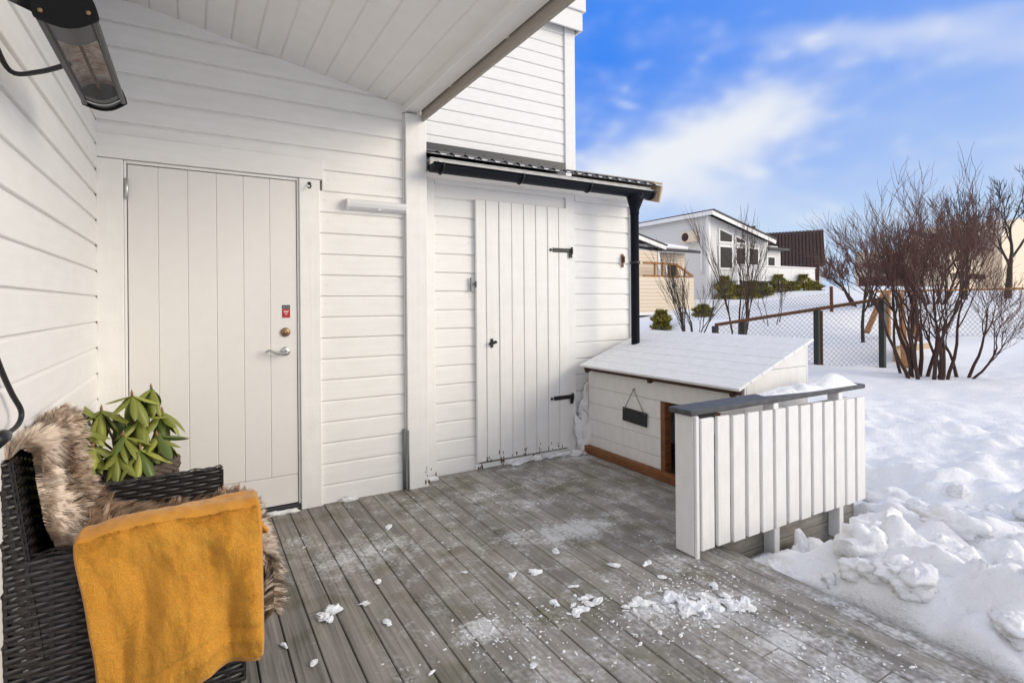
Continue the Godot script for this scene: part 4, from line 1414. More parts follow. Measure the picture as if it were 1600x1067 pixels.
# ---------------------------------------------------------------- fur throw
const FUR_PATH := [[-0.445, 0.80], [-0.438, 0.865], [-0.415, 0.892], [-0.392, 0.872], [-0.380, 0.77], [-0.366, 0.66], [-0.330, 0.565], [-0.220, 0.500], [-0.070, 0.475], [0.040, 0.468], [0.125, 0.462], [0.190, 0.440], [0.222, 0.38], [0.232, 0.31], [0.230, 0.22]]
func fur_point(s: float, t: float) -> Vector3:
	var f := s * (FUR_PATH.size() - 1)
	var i := mini(int(f), FUR_PATH.size() - 2)
	var q := f - i
	var a = FUR_PATH[i]
	var b = FUR_PATH[i + 1]
	var x := lerpf(a[0], b[0], q)
	var y := lerpf(a[1], b[1], q)
	# near edge slants away from the camera as it comes down the back; the end narrows
	var zn := lerpf(-1.965, -1.995, smoothstep(0.10, 0.5, s)) + 0.008 * sin(s * 23.0)
	if s > 0.75:
		zn = lerpf(-1.995, -2.03, (s - 0.75) * 4.0)
	var zf := lerpf(-2.455, -2.545, smoothstep(0.12, 0.45, s)) + 0.015 * sin(s * 17.0 + 1.0)
	zf = lerpf(zf, -2.46, smoothstep(0.8, 1.0, s))
	var z := lerpf(zn, zf, t)
	# it sags in the middle of the seat and bunches by the far arm
	var bump := 0.020 * sin(t * 7.0 + s * 9.0) + 0.035 * smoothstep(0.45, 0.30, absf(t - 0.55)) * smoothstep(0.3, 0.5, s) * smoothstep(0.80, 0.55, s)
	return Vector3(x, y + bump * smoothstep(0.25, 0.45, s), z)

func build_throw() -> void:
	var th := thing("fur_throw", "long-haired beige and brown fur throw draped over the armchair", "throw")
	var NS := 48
	var NT := 20
	var st := nst(true)
	for i in NS:
		for j in NT:
			quad(st, fur_point(i / float(NS), j / float(NT)), fur_point((i + 1) / float(NS), j / float(NT)), fur_point((i + 1) / float(NS), (j + 1) / float(NT)), fur_point(i / float(NS), (j + 1) / float(NT)))
	part("hide", done(st), M.hide, th)
	var pat := noise(55, 2.4, 3)
	var flow := noise(56, 5.0, 2)
	var vs := PackedVector3Array()
	var ns := PackedVector3Array()
	var cs := PackedColorArray()
	var tan_ := Color(0.56, 0.39, 0.26)
	var pale := Color(0.80, 0.67, 0.54)
	var brown := Color(0.30, 0.155, 0.075)
	var dark := Color(0.045, 0.027, 0.020)
	for k in 4600:
		# one lock of hair: strands that start apart and meet near the tip
		var s := rng.randf()
		var t := rng.randf()
		if k % 8 == 0:
			t = rnd(0.0, 0.02) if rng.randf() < 0.5 else rnd(0.98, 1.0)
		elif k % 17 == 0:
			s = 1.0
		var p := fur_point(s, t)
		var e := 0.012
		var ds := (fur_point(minf(s + e, 1.0), t) - fur_point(maxf(s - e, 0.0), t)).normalized()
		var dt := (fur_point(s, minf(t + e, 1.0)) - fur_point(s, maxf(t - e, 0.0))).normalized()
		var n := dt.cross(ds).normalized()
		if n.dot(Vector3(0.6, 0.8, 0)) < 0.0 and s > 0.12:
			n = -n
		if s <= 0.16:
			n = Vector3(-0.1 if s < 0.1 else 0.3, 1, 0).normalized()
		if s > 0.76 and rng.randf() < 0.5:
			n = -n
		var a := flow.get_noise_3d(p.x, p.y, p.z)
		var b := flow.get_noise_3d(p.x + 9.0, p.y, p.z)
		var dir := (n * rnd(0.45, 1.0) + ds * (0.45 + 0.9 * a + rnd(-0.3, 0.3)) + dt * (1.1 * b + 0.12 + rnd(-0.35, 0.35)) + Vector3(0, -0.08, 0)).normalized()
		if t < 0.03:
			dir = (dir - dt * rnd(0.3, 1.0)).normalized()
		elif t > 0.97:
			dir = (dir + dt * rnd(0.2, 0.9)).normalized()
		if s == 1.0:
			dir = (dir + ds * 0.8).normalized()
		var ln := rnd(0.036, 0.070)
		# the pelt: pale near edge, a dark band beyond it, brown on the seat, pale again at the hanging end
		var q := t + 0.18 * pat.get_noise_2d(s * 5.0, t * 2.0)
		var root: Color
		var tip: Color
		if s < 0.42:
			root = pale.lerp(tan_, smoothstep(0.15, 0.6, q))
			var band := maxf(smoothstep(0.15, 0.02, absf(q - 0.45)), smoothstep(0.12, 0.0, absf(q - 0.82)) * 0.5)
			tip = pale.lerp(dark, clampf(band * 1.3 + (0.9 if q > 0.30 and rng.randf() < 0.48 else 0.0), 0.0, 1.0))
		elif s < 0.80:
			root = brown.lerp(tan_, clampf(0.5 + pat.get_noise_2d(s * 9.0, t * 7.0) * 1.5, 0.0, 1.0))
			tip = tan_.lerp(dark, clampf(0.30 + pat.get_noise_2d(s * 8.0 + 5.0, t * 8.0) * 1.8 + rnd(-0.3, 0.3), 0.0, 1.0))
			if t < 0.22:
				root = pale; tip = pale.lerp(tan_, rng.randf())
		else:
			root = pale
			tip = pale.lerp(dark, clampf((absf(t - 0.5) * 2.0 - 0.25) * 1.2 + rnd(-0.3, 0.3), 0.0, 1.0))
		var v := rnd(0.72, 1.15)
		root = Color(root.r * v, root.g * v, root.b * v)
		var meet := p + dir * ln
		for h in 11:
			var o := p + ds * rnd(-0.013, 0.013) + dt * rnd(-0.013, 0.013)
			var end := meet + Vector3(rnd(-1, 1), rnd(-1, 1), rnd(-1, 1)) * 0.006 - n * 0.008 * h / 11.0
			var mid := o.lerp(end, 0.5) + n * ln * 0.14
			var hd := (end - o).normalized()
			var side := hd.cross(n + Vector3(0.01, 0, 0.02)).normalized() * rnd(0.0009, 0.0017)
			var gn := side.cross(hd).normalized()
			if gn.dot(n) > 0.0:
				side = -side
			else:
				gn = -gn
			var c1 := root.lerp(tip, 0.30)
			for tr in [[o - side, o + side, mid + side * 0.8, root, root, c1], [o - side, mid + side * 0.8, mid - side * 0.8, root, c1, c1], [mid - side * 0.8, mid + side * 0.8, end, c1, c1, tip]]:
				for w in 3:
					vs.append(tr[w])
					ns.append((n * 0.5 + gn).normalized())
					cs.append(tr[w + 3])
	var arr := []
	arr.resize(Mesh.ARRAY_MAX)
	arr[Mesh.ARRAY_VERTEX] = vs
	arr[Mesh.ARRAY_NORMAL] = ns
	arr[Mesh.ARRAY_COLOR] = cs
	var am := ArrayMesh.new()
	am.add_surface_from_arrays(Mesh.PRIMITIVE_TRIANGLES, arr)
	part("hair", am, M.fur, th, Transform3D(), "stuff")

# ---------------------------------------------------------------- blanket over the near arm
var bl_n: FastNoiseLite
func blanket_point(u: float, v: float, out: float, drop: float) -> Vector3:
	# v: 0 inside the chair, about 0.3 on the arm, 1 at the hem
	var xl := -0.275 + 0.030 * smoothstep(0.35, 1.0, v) + 0.014 * sin(v * 9.0)
	var xr := 0.172 - 0.004 * sin(v * 6.0)
	var x := lerpf(xl, xr, u)
	var pth := [[-2.035, 0.47], [-2.030, 0.57], [-2.015, 0.632], [-1.975, 0.652], [-1.925, 0.650], [-1.893, 0.622], [-1.884, 0.55], [-1.880, 0.42], [-1.876, 0.30], [-1.872, 0.19]]
	var f := v * (pth.size() - 1)
	var i := mini(int(f), pth.size() - 2)
	var q := f - i
	var p0 = pth[maxi(i - 1, 0)]
	var p1 = pth[i]
	var p2 = pth[i + 1]
	var p3 = pth[mini(i + 2, pth.size() - 1)]
	var z := cubic_interpolate(p1[0], p2[0], p0[0], p3[0], q)
	var y := cubic_interpolate(p1[1], p2[1], p0[1], p3[1], q)
	var hang := smoothstep(0.5, 1.0, v)
	y -= 0.040 * (1.0 - smoothstep(0.0, 0.9, u)) * (1.0 - hang)
	# hem runs lower on the left; soft folds hang from the arm
	y -= hang * (lerpf(0.115, 0.0, smoothstep(0.0, 0.75, u)) + drop)
	y += 0.016 * smoothstep(0.2, 0.35, v) * sin(u * 5.0 + 0.5) * (1.0 - hang)
	var fold := 1.35 * 0.020 * sin(u * 8.0 + v * 3.0 + 0.9) * smoothstep(1.0, 0.2, u) + 0.017 * sin((u - v * 0.5) * 15.0) * smoothstep(0.3, 0.9, u) + 0.022 * bl_n.get_noise_2d(u * 2.6, v * 2.6) + 0.016 * smoothstep(0.10, 0.0, absf(u - 0.17 - (v - 0.6) * 0.12))
	z += fold * smoothstep(0.45, 0.85, v) + bl_n.get_noise_2d(u * 8.0 + 7.0, v * 9.0) * 0.004
	z += 0.006 * smoothstep(0.022, 0.0, absf(v - 0.935)) - 0.004 * smoothstep(0.015, 0.0, absf(v - 0.905))
	y += bl_n.get_noise_2d(u * 5.0 + 17.0, v * 5.0) * 0.006 * (1.0 - hang)
	z -= (1.0 - smoothstep(0.0, 0.08, u)) * 0.012 * hang + smoothstep(0.93, 1.0, u) * 0.010 * hang
	var side := Vector3(0, smoothstep(0.15, 0.35, v) * (1.0 - smoothstep(0.45, 0.65, v)), smoothstep(0.35, 0.6, v) - (1.0 - smoothstep(0.1, 0.3, v))).normalized()
	return Vector3(x, y, z) + side * out

func blanket_layer(out: float, drop: float, thick: float, grow: float) -> ArrayMesh:
	var NU := 60
	var NV := 90
	var st := nst(true)
	var pt := func(i: int, j: int, face: float) -> Vector3:
		var u := lerpf(-grow, 1.0 + grow, float(i) / NU)
		return blanket_point(u, float(j) / NV, out + face * thick * 0.5, drop)
	for i in NU:
		for j in NV:
			quad_out(st, pt.call(i, j, 1.0), pt.call(i, j + 1, 1.0), pt.call(i + 1, j + 1, 1.0), pt.call(i + 1, j, 1.0), pt.call(i, j, -1.0))
			quad_out(st, pt.call(i, j, -1.0), pt.call(i + 1, j, -1.0), pt.call(i + 1, j + 1, -1.0), pt.call(i, j + 1, -1.0), pt.call(i, j, 1.0))
	# rounded edges
	for j in NV:
		for i in [0, NU]:
			var o := Vector3((-1.0 if i == 0 else 1.0) * thick * 0.4, 0, 0)
			var a: Vector3 = pt.call(i, j, 1.0); var b: Vector3 = pt.call(i, j + 1, 1.0)
			var c: Vector3 = pt.call(i, j + 1, -1.0); var d: Vector3 = pt.call(i, j, -1.0)
			var m0 := (a + d) * 0.5 + o
			var m1 := (b + c) * 0.5 + o
			quad_out(st, a, b, m1, m0, (a + c) * 0.5 - o * 3.0)
			quad_out(st, m0, m1, c, d, (a + c) * 0.5 - o * 3.0)
	for i in NU:
		for j in [0, NV]:
			var o := Vector3(0, -thick * 0.45, 0)
			var a: Vector3 = pt.call(i, j, 1.0); var b: Vector3 = pt.call(i + 1, j, 1.0)
			var c: Vector3 = pt.call(i + 1, j, -1.0); var d: Vector3 = pt.call(i, j, -1.0)
			var m0 := (a + d) * 0.5 + o
			var m1 := (b + c) * 0.5 + o
			quad_out(st, a, b, m1, m0, (a + c) * 0.5 - o * 3.0)
			quad_out(st, m0, m1, c, d, (a + c) * 0.5 - o * 3.0)
	return done(st)

func build_blanket() -> void:
	bl_n = noise(61, 1.0, 3)
	var b := thing("folded_blanket", "amber plush blanket folded over the armchair's arm", "blanket")
	part("outer_layer", blanket_layer(0.013, 0.0, 0.018, 0.0), M.velvet, b)
	part("middle_layer", blanket_layer(-0.001, 0.013, 0.010, -0.004), M.velvet, b)
	part("inner_layer", blanket_layer(-0.012, 0.026, 0.010, -0.010), M.velvet, b)
	# the plush pile standing on the outer layer
	var vs := PackedVector3Array()
	var ns := PackedVector3Array()
	var cs := PackedColorArray()
	var nap := noise(64, 2.2, 3)
	for k in 60000:
		var u := rng.randf()
		var v := rnd(0.50, 1.0)
		var p := blanket_point(u, v, 0.0215, 0.0)
		var e := 0.01
		var du := (blanket_point(u + e, v, 0.0215, 0.0) - p).normalized()
		var dv := (blanket_point(u, minf(v + e, 1.0), 0.0215, 0.0) - blanket_point(u, v - e, 0.0215, 0.0)).normalized()
		var n := du.cross(dv).normalized()
		if n.dot(Vector3(0, 1.0, 1.0)) < 0.0:
			n = -n
		var lay := nap.get_noise_2d(u * 2.0, v * 2.0)
		var d := (n * 0.7 + dv * (0.5 + lay * 0.8) + du * (lay * 0.7 + rnd(-0.5, 0.5))).normalized() * rnd(0.003, 0.006)
		var s := d.cross(n).normalized() * 0.0009
		if s.cross(d).dot(n) > 0.0:
			s = -s
		var g := rnd(0.8, 1.15)
		for w in 3:
			vs.append([p - s, p + s, p + d][w])
			ns.append((n + d.normalized() * 0.6).normalized())
			cs.append(Color(0.71 * g, 0.335 * g, 0.033 * g) if w < 2 else Color(0.86 * g, 0.46 * g, 0.08 * g))
	var arr := []
	arr.resize(Mesh.ARRAY_MAX)
	arr[Mesh.ARRAY_VERTEX] = vs
	arr[Mesh.ARRAY_NORMAL] = ns
	arr[Mesh.ARRAY_COLOR] = cs
	var am := ArrayMesh.new()
	am.add_surface_from_arrays(Mesh.PRIMITIVE_TRIANGLES, arr)
	part("pile", am, M.pile, b, Transform3D(), "stuff")
	# corner loop of the binding
	var st := nst(true)
	tube(st, smooth_path([Vector3(0.172, 0.600, -1.905), Vector3(0.184, 0.570, -1.912), Vector3(0.196, 0.552, -1.915), Vector3(0.200, 0.540, -1.930), Vector3(0.188, 0.540, -1.935), Vector3(0.178, 0.552, -1.925)], 5), same(0.006, 26), 8)
	part("corner_loop", done(st), M.velvet, b)

# ---------------------------------------------------------------- rhododendron in a basket
func leaf_mesh(length: float, width: float, droop: float, roll: float) -> ArrayMesh:
	var st := nst(true)
	var n := 8
	var rows := []
	for i in n + 1:
		var t := float(i) / n
		var w := width * 0.5 * pow(sin(PI * clampf(0.04 + t * 0.95, 0.0, 1.0)), 0.72)
		var a := droop * t
		var p := Vector3(0, -sin(a * 0.75) * length * t * 0.55, length * t * cos(a * 0.5))
		var row := []
		for k in [-1.0, -0.5, 0.0, 0.5, 1.0]:
			row.append(p + Vector3(k * w * cos(absf(k) * roll * 0.6), -absf(k) * absf(k) * w * sin(roll) - (0.0 if k != 0.0 else 0.0012), 0))
		rows.append(row)
	for i in n:
		for k in 4:
			quad(st, rows[i][k], rows[i + 1][k], rows[i + 1][k + 1], rows[i][k + 1])
	return done(st)

func build_plant() -> void:
	var at := Vector3(-0.24, 0, -3.12)
	var pot := thing("wicker_planter", "dark twisted wicker planter behind the armchair", "planter", at)
	var st := nst(true)
	for j in 16:
		var y := 0.02 + j * 0.034
		var rr := 0.115 + 0.045 * (y / 0.55)
		var ring := []
		for i in 41:
			var a := TAU * i / 40.0
			ring.append(Vector3(cos(a) * (rr + 0.006 * cos(20.0 * a + PI * (j % 2))), y, sin(a) * (rr + 0.006 * cos(20.0 * a + PI * (j % 2)))))
		tube(st, ring, same(0.017, 41), 6, false)
	part("basket", done(st), M.basket, pot, Transform3D(), "stuff")
	var rim := nst(true)
	for s in 3:
		var ring := []
		for i in 61:
			var a := TAU * i / 60.0
			ring.append(Vector3(cos(a) * (0.158 + 0.012 * cos(8.0 * a + s * 2.1)), 0.505 + 0.012 * sin(8.0 * a + s * 2.1), sin(a) * (0.158 + 0.012 * cos(8.0 * a + s * 2.1))))
		tube(rim, ring, same(0.0115, 61), 6, false)
	part("rim", done(rim), M.basket, pot)
	var so := nst(true)
	tube(so, [Vector3(0, 0.02, 0), Vector3(0, 0.53, 0), Vector3(0, 0.54, 0)], [0.10, 0.145, 0.01], 20)
	part("soil", done(so), M.soil, pot)
	var pl := thing("rhododendron", "green rhododendron with drooping rolled leaves", "plant", at)
	var heads := [[-0.200, 0.815, -0.02, 9], [-0.165, 0.715, 0.10, 11], [-0.005, 0.835, 0.02, 9], [0.060, 0.850, -0.05, 11], [-0.030, 0.665, 0.11, 9], [-0.115, 0.770, -0.02, 8], [-0.125, 0.635, 0.13, 9], [0.085, 0.640, 0.07, 9], [0.02, 0.72, 0.0, 8], [-0.06, 0.71, -0.09, 8], [0.10, 0.73, -0.06, 8], [-0.19, 0.67, -0.02, 8], [-0.05, 0.60, 0.14, 8], [0.03, 0.60, 0.13, 7], [-0.16, 0.60, 0.13, 7]]
	var lm := [leaf_mesh(0.160, 0.052, 0.9, 0.7), leaf_mesh(0.145, 0.046, 0.6, 0.9), leaf_mesh(0.180, 0.046, 1.1, 1.1), leaf_mesh(0.13, 0.044, 0.3, 0.6)]
	var mats := [M.leaf, M.leaf, M.leaf_dark, M.leaf_young]
	for q in heads:
		var h := Vector3(q[0] * 1.1 - 0.01, q[1] + 0.025, q[2])
		var ss := nst(true)
		var root := Vector3(rnd(-0.03, 0.03), 0.53, rnd(-0.03, 0.03))
		var pp := smooth_path([root, Vector3(lerpf(root.x, h.x, 0.55), 0.53 + (h.y - 0.53) * 0.35, lerpf(root.z, h.z, 0.55)), h], 5)
		tube(ss, pp, same(0.0055, pp.size()), 6)
		part("stem", done(ss), M.stem, pl)
		var bs := nst(true)
		tube(bs, [h, h + Vector3(0, 0.010, 0), h + Vector3(rnd(-0.003, 0.003), 0.028, rnd(-0.003, 0.003))], [0.0045, 0.0065, 0.0008], 7)
		part("bud", done(bs), M.bud, pl)
		var a0 := rnd(0, TAU)
		for k in q[3] + 4:
			var az: float = a0 + TAU * k / (q[3] + 4) + rnd(-0.25, 0.25)
			var pitch := rnd(0.25, 1.35)
			if k == 0:
				pitch = rnd(-0.2, 0.25)
			var b := Basis(Vector3.UP, az) * Basis(Vector3.RIGHT, pitch) * Basis(Vector3(0, 0, 1), rnd(-0.4, 0.4))
			var kind := rng.randi() % 4
			part("leaf", lm[kind], mats[rng.randi() % 4], pl, Transform3D(b.scaled(Vector3.ONE * rnd(0.8, 1.1)), h + Vector3(0, rnd(-0.004, 0.004), 0)))

# hedge bushes: x, z, height of the top, half width
const HEDGE := [[21.55, -16.7, 2.45, 0.55], [22.6, -16.8, 2.05, 0.50], [23.6, -16.7, 2.25, 0.55], [24.6, -16.8, 2.15, 0.50], [25.7, -16.7, 2.60, 0.50], [26.8, -16.8, 2.20, 0.60], [27.9, -16.7, 2.65, 0.52], [29.0, -16.8, 2.30, 0.60]]

# ---------------------------------------------------------------- houses beyond the garden
func far_window(h: Node3D, x0: float, y0: float, x1: float, y1: float, z: float, cols := 1) -> void:
	var w := pbox("window", Vector3(x0, y0, z), Vector3(x1, y1, z + 0.05), M.trim, h, 0.01)
	var cw := (x1 - x0 - 0.10) / cols
	for i in cols:
		pbox("pane", Vector3(x0 + 0.09 + i * cw, y0 + 0.10, z + 0.051), Vector3(x0 + 0.01 + (i + 1) * cw, y1 - 0.10, z + 0.062), M.window, w, 0.004)

func far_siding(h: Node3D, called: String, ol: PackedVector2Array, depth: float, xf: Transform3D, m: Material) -> void:
	var st := nst()
	prism(st, ol, depth, xf)
	part(called, done(st), m, h)

func build_far_houses() -> void:
	# --- grey house with a mono-pitch roof, corner nearest to us
	var g := thing("grey_house", "pale grey house with a sloping roof and tall gable windows", "house", Vector3(22.25, 0, -18.2))
	var ol := PackedVector2Array([Vector2(0, -0.5), Vector2(4.75, -0.5), Vector2(4.75, 4.50), Vector2(0, 5.62)])
	far_siding(g, "wall", ol, 9.0, Transform3D(Basis(), Vector3(0, 0, -9.0)), M.grey_wall)
	# weatherboards on both faces that we see
	for k in 38:
		var y := 0.55 + k * 0.135
		if y > 5.40:
			break
		var xr: float = minf(4.70, (5.62 - y - 0.14) / 0.2358)
		if xr > 0.3:
			pbox("board", Vector3(0.13, y, 0.0), Vector3(xr, y + 0.128, 0.022), M.grey_wall, g, 0.006)
		pbox("board", Vector3(-0.022, y, -8.9), Vector3(0.0, y + 0.128, -0.13), M.grey_wall, g, 0.006)
	pbox("corner_board", Vector3(-0.04, 0.3, -0.13), Vector3(0.13, 5.58, 0.045), M.trim, g, 0.01)
	pbox("corner_board", Vector3(4.66, 1.5, 0.0), Vector3(4.80, 4.5, 0.045), M.trim, g, 0.01)
	var roof := nst()
	bar(roof, Vector3(-0.25, 5.79, -4.4), Vector3(4.82, 5.79 - 5.07 * 0.2358, -4.4), 0.10, 9.9, 0.01, Vector3(0, 0, 1))
	var rf := part("roof", done(roof), M.roof_dark, g)
	var bb := nst()
	bar(bb, Vector3(-0.30, 5.66, 0.50), Vector3(4.80, 5.66 - 5.10 * 0.2358, 0.50), 0.22, 0.04, 0.01, Vector3(0, 0, 1))
	part("barge_board", done(bb), M.trim, rf)
	pbox("fascia", Vector3(-0.33, 5.55, -9.0), Vector3(-0.29, 5.76, 0.52), M.trim, rf, 0.01)
	pbox("vent_pipe", Vector3(0.2, 5.8, -6.1), Vector3(0.55, 6.25, -5.75), M.roof_dark, rf, 0.02)
	# tall gable windows: two rows whose tops follow the roof
	var wx := [[0.72, 1.80], [2.00, 2.85], [3.05, 3.95]]
	for i in 3:
		var x0: float = wx[i][0]
		var x1: float = wx[i][1]
		far_window(g, x0, 2.90, x1, 4.15, 0.024)
		var t0 := 5.62 - 0.2358 * x0 - 0.42
		var t1 := 5.62 - 0.2358 * x1 - 0.42
		var st := nst()
		prism(st, PackedVector2Array([Vector2(x0, 4.25), Vector2(x1, 4.25), Vector2(x1, t1), Vector2(x0, t0)]), 0.05, Transform3D(Basis(), Vector3(0, 0, 0.024)))
		var w := part("window", done(st), M.trim, g)
		if t1 - 0.12 > 4.36:
			var sp := nst()
			prism(sp, PackedVector2Array([Vector2(x0 + 0.09, 4.35), Vector2(x1 - 0.09, 4.35), Vector2(x1 - 0.09, t1 - 0.09), Vector2(x0 + 0.09, t0 - 0.12)]), 0.012, Transform3D(Basis(), Vector3(0, 0, 0.075)))
			part("pane", done(sp), M.window, w)
	far_window(g, 0.75, 0.9, 1.75, 1.75, 0.024)
	# lower wing to the right with a balcony in front
	pbox("wing", Vector3(4.78, -0.5, -4.0), Vector3(6.42, 4.10, -0.30), M.grey_light, g, 0.01)
	for k in 16:
		pbox("board", Vector3(4.80, 2.0 + k * 0.132, -0.30), Vector3(6.40, 2.125 + k * 0.132, -0.278), M.grey_light, g, 0.006)
	pbox("wing_roof", Vector3(4.70, 4.10, -4.2), Vector3(6.75, 4.24, 0.05), M.roof_dark, g, 0.01)
	part("roof_snow", bmesh(Vector3(4.75, 4.245, -3.5), Vector3(5.9, 4.33, -0.1), 0.03), M.snow, g)
	far_window(g, 5.02, 3.05, 5.85, 3.80, -0.276)
	var bal := pbox("balcony", Vector3(0.50, 2.28, 0.05), Vector3(7.15, 2.40, 1.30), M.trim, g, 0.01)
	for k in 6:
		pbox("panel", Vector3(0.50 + k * 1.108, 2.42, 1.22), Vector3(0.50 + (k + 1) * 1.108 - 0.012, 3.02, 1.26), M.grey_light, bal, 0.006)
	pbox("handrail", Vector3(0.46, 3.03, 1.17), Vector3(7.18, 3.09, 1.31), M.trim, bal, 0.008)
	pbox("panel", Vector3(7.10, 2.42, 0.05), Vector3(7.14, 3.02, 1.21), M.grey_light, bal, 0.006)
	for x in [0.6, 3.9, 7.0]:
		pbox("balcony_post", Vector3(x, 0.2, 1.12), Vector3(x + 0.12, 2.28, 1.24), M.trim, bal, 0.01)
	# heat pump on the side wall
	var hp := thing("heat_pump", "cream heat pump unit on the grey house's side wall", "heat pump", Vector3(22.20, 4.60, -19.15))
	pbox("casing", Vector3(-0.38, -0.28, -0.46), Vector3(-0.04, 0.28, 0.42), M.cream, hp, 0.03)
	var fan := nst(true)
	tube(fan, [Vector3(-0.381, 0, -0.16), Vector3(-0.392, 0, -0.16)], [0.22, 0.22], 20)
	part("fan_grille", done(fan), M.chimney, hp)
	var pp := nst(true)
	tube(pp, smooth_path([Vector3(-0.2, 0.05, 0.42), Vector3(-0.16, 0.08, 0.56), Vector3(-0.08, -0.2, 0.60), Vector3(-0.06, -1.9, 0.60)], 5), same(0.05, 16), 8)
	part("pipe_duct", done(pp), M.trim, hp)
	for z in [-0.3, 0.3]:
		pbox("bracket", Vector3(-0.36, -0.33, z - 0.02), Vector3(-0.02, -0.285, z + 0.02), M.trim, hp, 0.005)
	# --- cream house in front of it, partly behind our shed
	var c := thing("cream_house", "low cream house with a snowy roof and brown balcony rail", "house", Vector3(0, 0, -16.0))
	pbox("wall", Vector3(15.9, -1.5, -5.0), Vector3(18.10, 3.34, 0.0), M.cream, c, 0.01)
	for k in 28:
		pbox("board", Vector3(15.95, -0.5 + k * 0.135, 0.0), Vector3(18.08, -0.5 + k * 0.135 + 0.128, 0.02), M.cream, c, 0.006)
	pbox("porch_wall", Vector3(14.2, -1.5, -5.0), Vector3(15.95, 3.30, 0.55), M.cream, c, 0.01)
	for k in 28:
		pbox("board", Vector3(14.2, -0.5 + k * 0.135, 0.55), Vector3(15.85, -0.5 + k * 0.135 + 0.128, 0.57), M.cream, c, 0.006)
	pbox("corner_board", Vector3(15.86, -0.5, 0.45), Vector3(15.99, 3.3, 0.60), M.trim, c, 0.01)
	var cr := nst()
	bar(cr, Vector3(16.9, 3.36, 0.55), Vector3(16.9, 4.15, -3.2), 2.75, 0.10, 0.01)
	var crp := part("roof", done(cr), M.roof_dark, c)
	var cs := nst(true)
	bar(cs, Vector3(16.75, 3.50, 0.32), Vector3(16.75, 4.28, -3.2), 2.4, 0.16, 0.05)
	part("roof_snow", done(cs), M.snow, crp)
	pbox("gutter", Vector3(15.8, 3.30, 0.56), Vector3(18.3, 3.40, 0.66), M.roof_dark, crp, 0.02)
	var pg := nst()
	bar(pg, Vector3(13.9, 3.95, 0.75), Vector3(16.15, 3.42, 0.75), 0.16, 0.05, 0.01, Vector3(0, 0, 1))
	part("barge_board", done(pg), M.trim, c)
	var ps := nst()
	bar(ps, Vector3(13.9, 4.06, 0.15), Vector3(16.2, 3.52, 0.15), 0.06, 1.3, 0.01, Vector3(0, 0, 1))
	part("porch_roof", done(ps), M.roof_dark, c)
	far_window(c, 16.85, 2.05, 17.55, 2.95, 0.021)
	# balcony with a stained rail
	pbox("balcony_wall", Vector3(14.2, 0.9, 1.0), Vector3(17.3, 2.22, 1.12), M.cream, c, 0.01)
	for k in 9:
		pbox("board", Vector3(14.2, 0.95 + k * 0.138, 1.12), Vector3(17.28, 0.95 + k * 0.138 + 0.130, 1.14), M.cream, c, 0.006)
	pbox("balcony_floor", Vector3(14.2, 0.78, 0.0), Vector3(17.4, 0.90, 1.25), M.trim, c, 0.01)
	var rl := nst()
	box(rl, Vector3(14.6, 2.72, 1.02), Vector3(16.35, 2.80, 1.10), 0.01)
	bar(rl, Vector3(16.35, 2.76, 1.06), Vector3(17.30, 2.30, 1.06), 0.08, 0.08, 0.01)
	box(rl, Vector3(14.6, 2.25, 1.02), Vector3(17.30, 2.31, 1.10), 0.01)
	for x in [15.2, 15.6, 16.0, 16.4, 16.85]:
		var hh: float = 2.74 if x < 16.4 else 2.74 - (x - 16.35) * 0.48
		box(rl, Vector3(x - 0.03, 2.25, 1.03), Vector3(x + 0.03, hh, 1.09), 0.005)
	part("balcony_rail", done(rl), M.orange, c)
	# --- brown tiled house behind
	var b := thing("brown_house", "dark brown house with a steep tiled roof", "house", Vector3(50.8, 0, -32.0), deg_to_rad(-57.8))
	pbox("wall", Vector3(-8.0, 0.0, -7.0), Vector3(2.95, 4.95, -0.4), M.brown_wall, b, 0.01)
	var rl0 := Vector3(0, 4.65, 0.25)
	var up := Vector3(0, 3.75, -3.2)
	var base := nst()
	bar(base, Vector3(-2.4, rl0.y, rl0.z), Vector3(-2.4, rl0.y, rl0.z) + up, 11.2, 0.10, 0.01)
	var br := part("roof", done(base), M.tile_base, b)
	# rows of rounded tiles, too small to pick apart one by one
	var tl := nst(true)
	var rows := 15
	var cols := 36
	var ud := up.normalized()
	var nn := Vector3(0, 3.2, 3.75).normalized()
	for j in rows:
		for i in cols:
			var x0 := -8.0 + i * 0.311
			var o := Vector3(x0, rl0.y, rl0.z) + up * (float(j) / rows) + nn * 0.06
			var e := ud * (up.length() / rows * 1.06)
			for k in 3:
				var a0 := [0.0, 0.07, 0.20, 0.272][k] as float
				var a1 := [0.0, 0.07, 0.20, 0.272][k + 1] as float
				var h0 := [0.0, 0.055, 0.055, 0.0][k] as float
				var h1 := [0.0, 0.055, 0.055, 0.0][k + 1] as float
				quad_out(tl, o + Vector3(a0, 0, 0) + nn * (h0 + 0.11), o + Vector3(a1, 0, 0) + nn * (h1 + 0.11), o + Vector3(a1, 0, 0) + e + nn * h1, o + Vector3(a0, 0, 0) + e + nn * h0, o - nn)
			quad_out(tl, o, o + Vector3(0.272, 0, 0), o + Vector3(0.2, 0, 0) + nn * 0.165, o + Vector3(0.07, 0, 0) + nn * 0.165, o + ud)
	part("tiles", done(tl), M.tile, br, Transform3D(), "stuff")
	var bk := nst()
	bar(bk, Vector3(-2.4, rl0.y, -6.2), Vector3(-2.4, rl0.y, -6.2) + Vector3(0, 3.75, 3.2), 11.2, 0.10, 0.01)
	part("rear_slope", done(bk), M.tile_base, br)
	var gb := nst()
	bar(gb, Vector3(3.26, rl0.y - 0.05, rl0.z + 0.1), Vector3(3.26, rl0.y - 0.05, rl0.z + 0.1) + up, 0.10, 0.35, 0.01)
	part("barge_board", done(gb), M.trim, br)
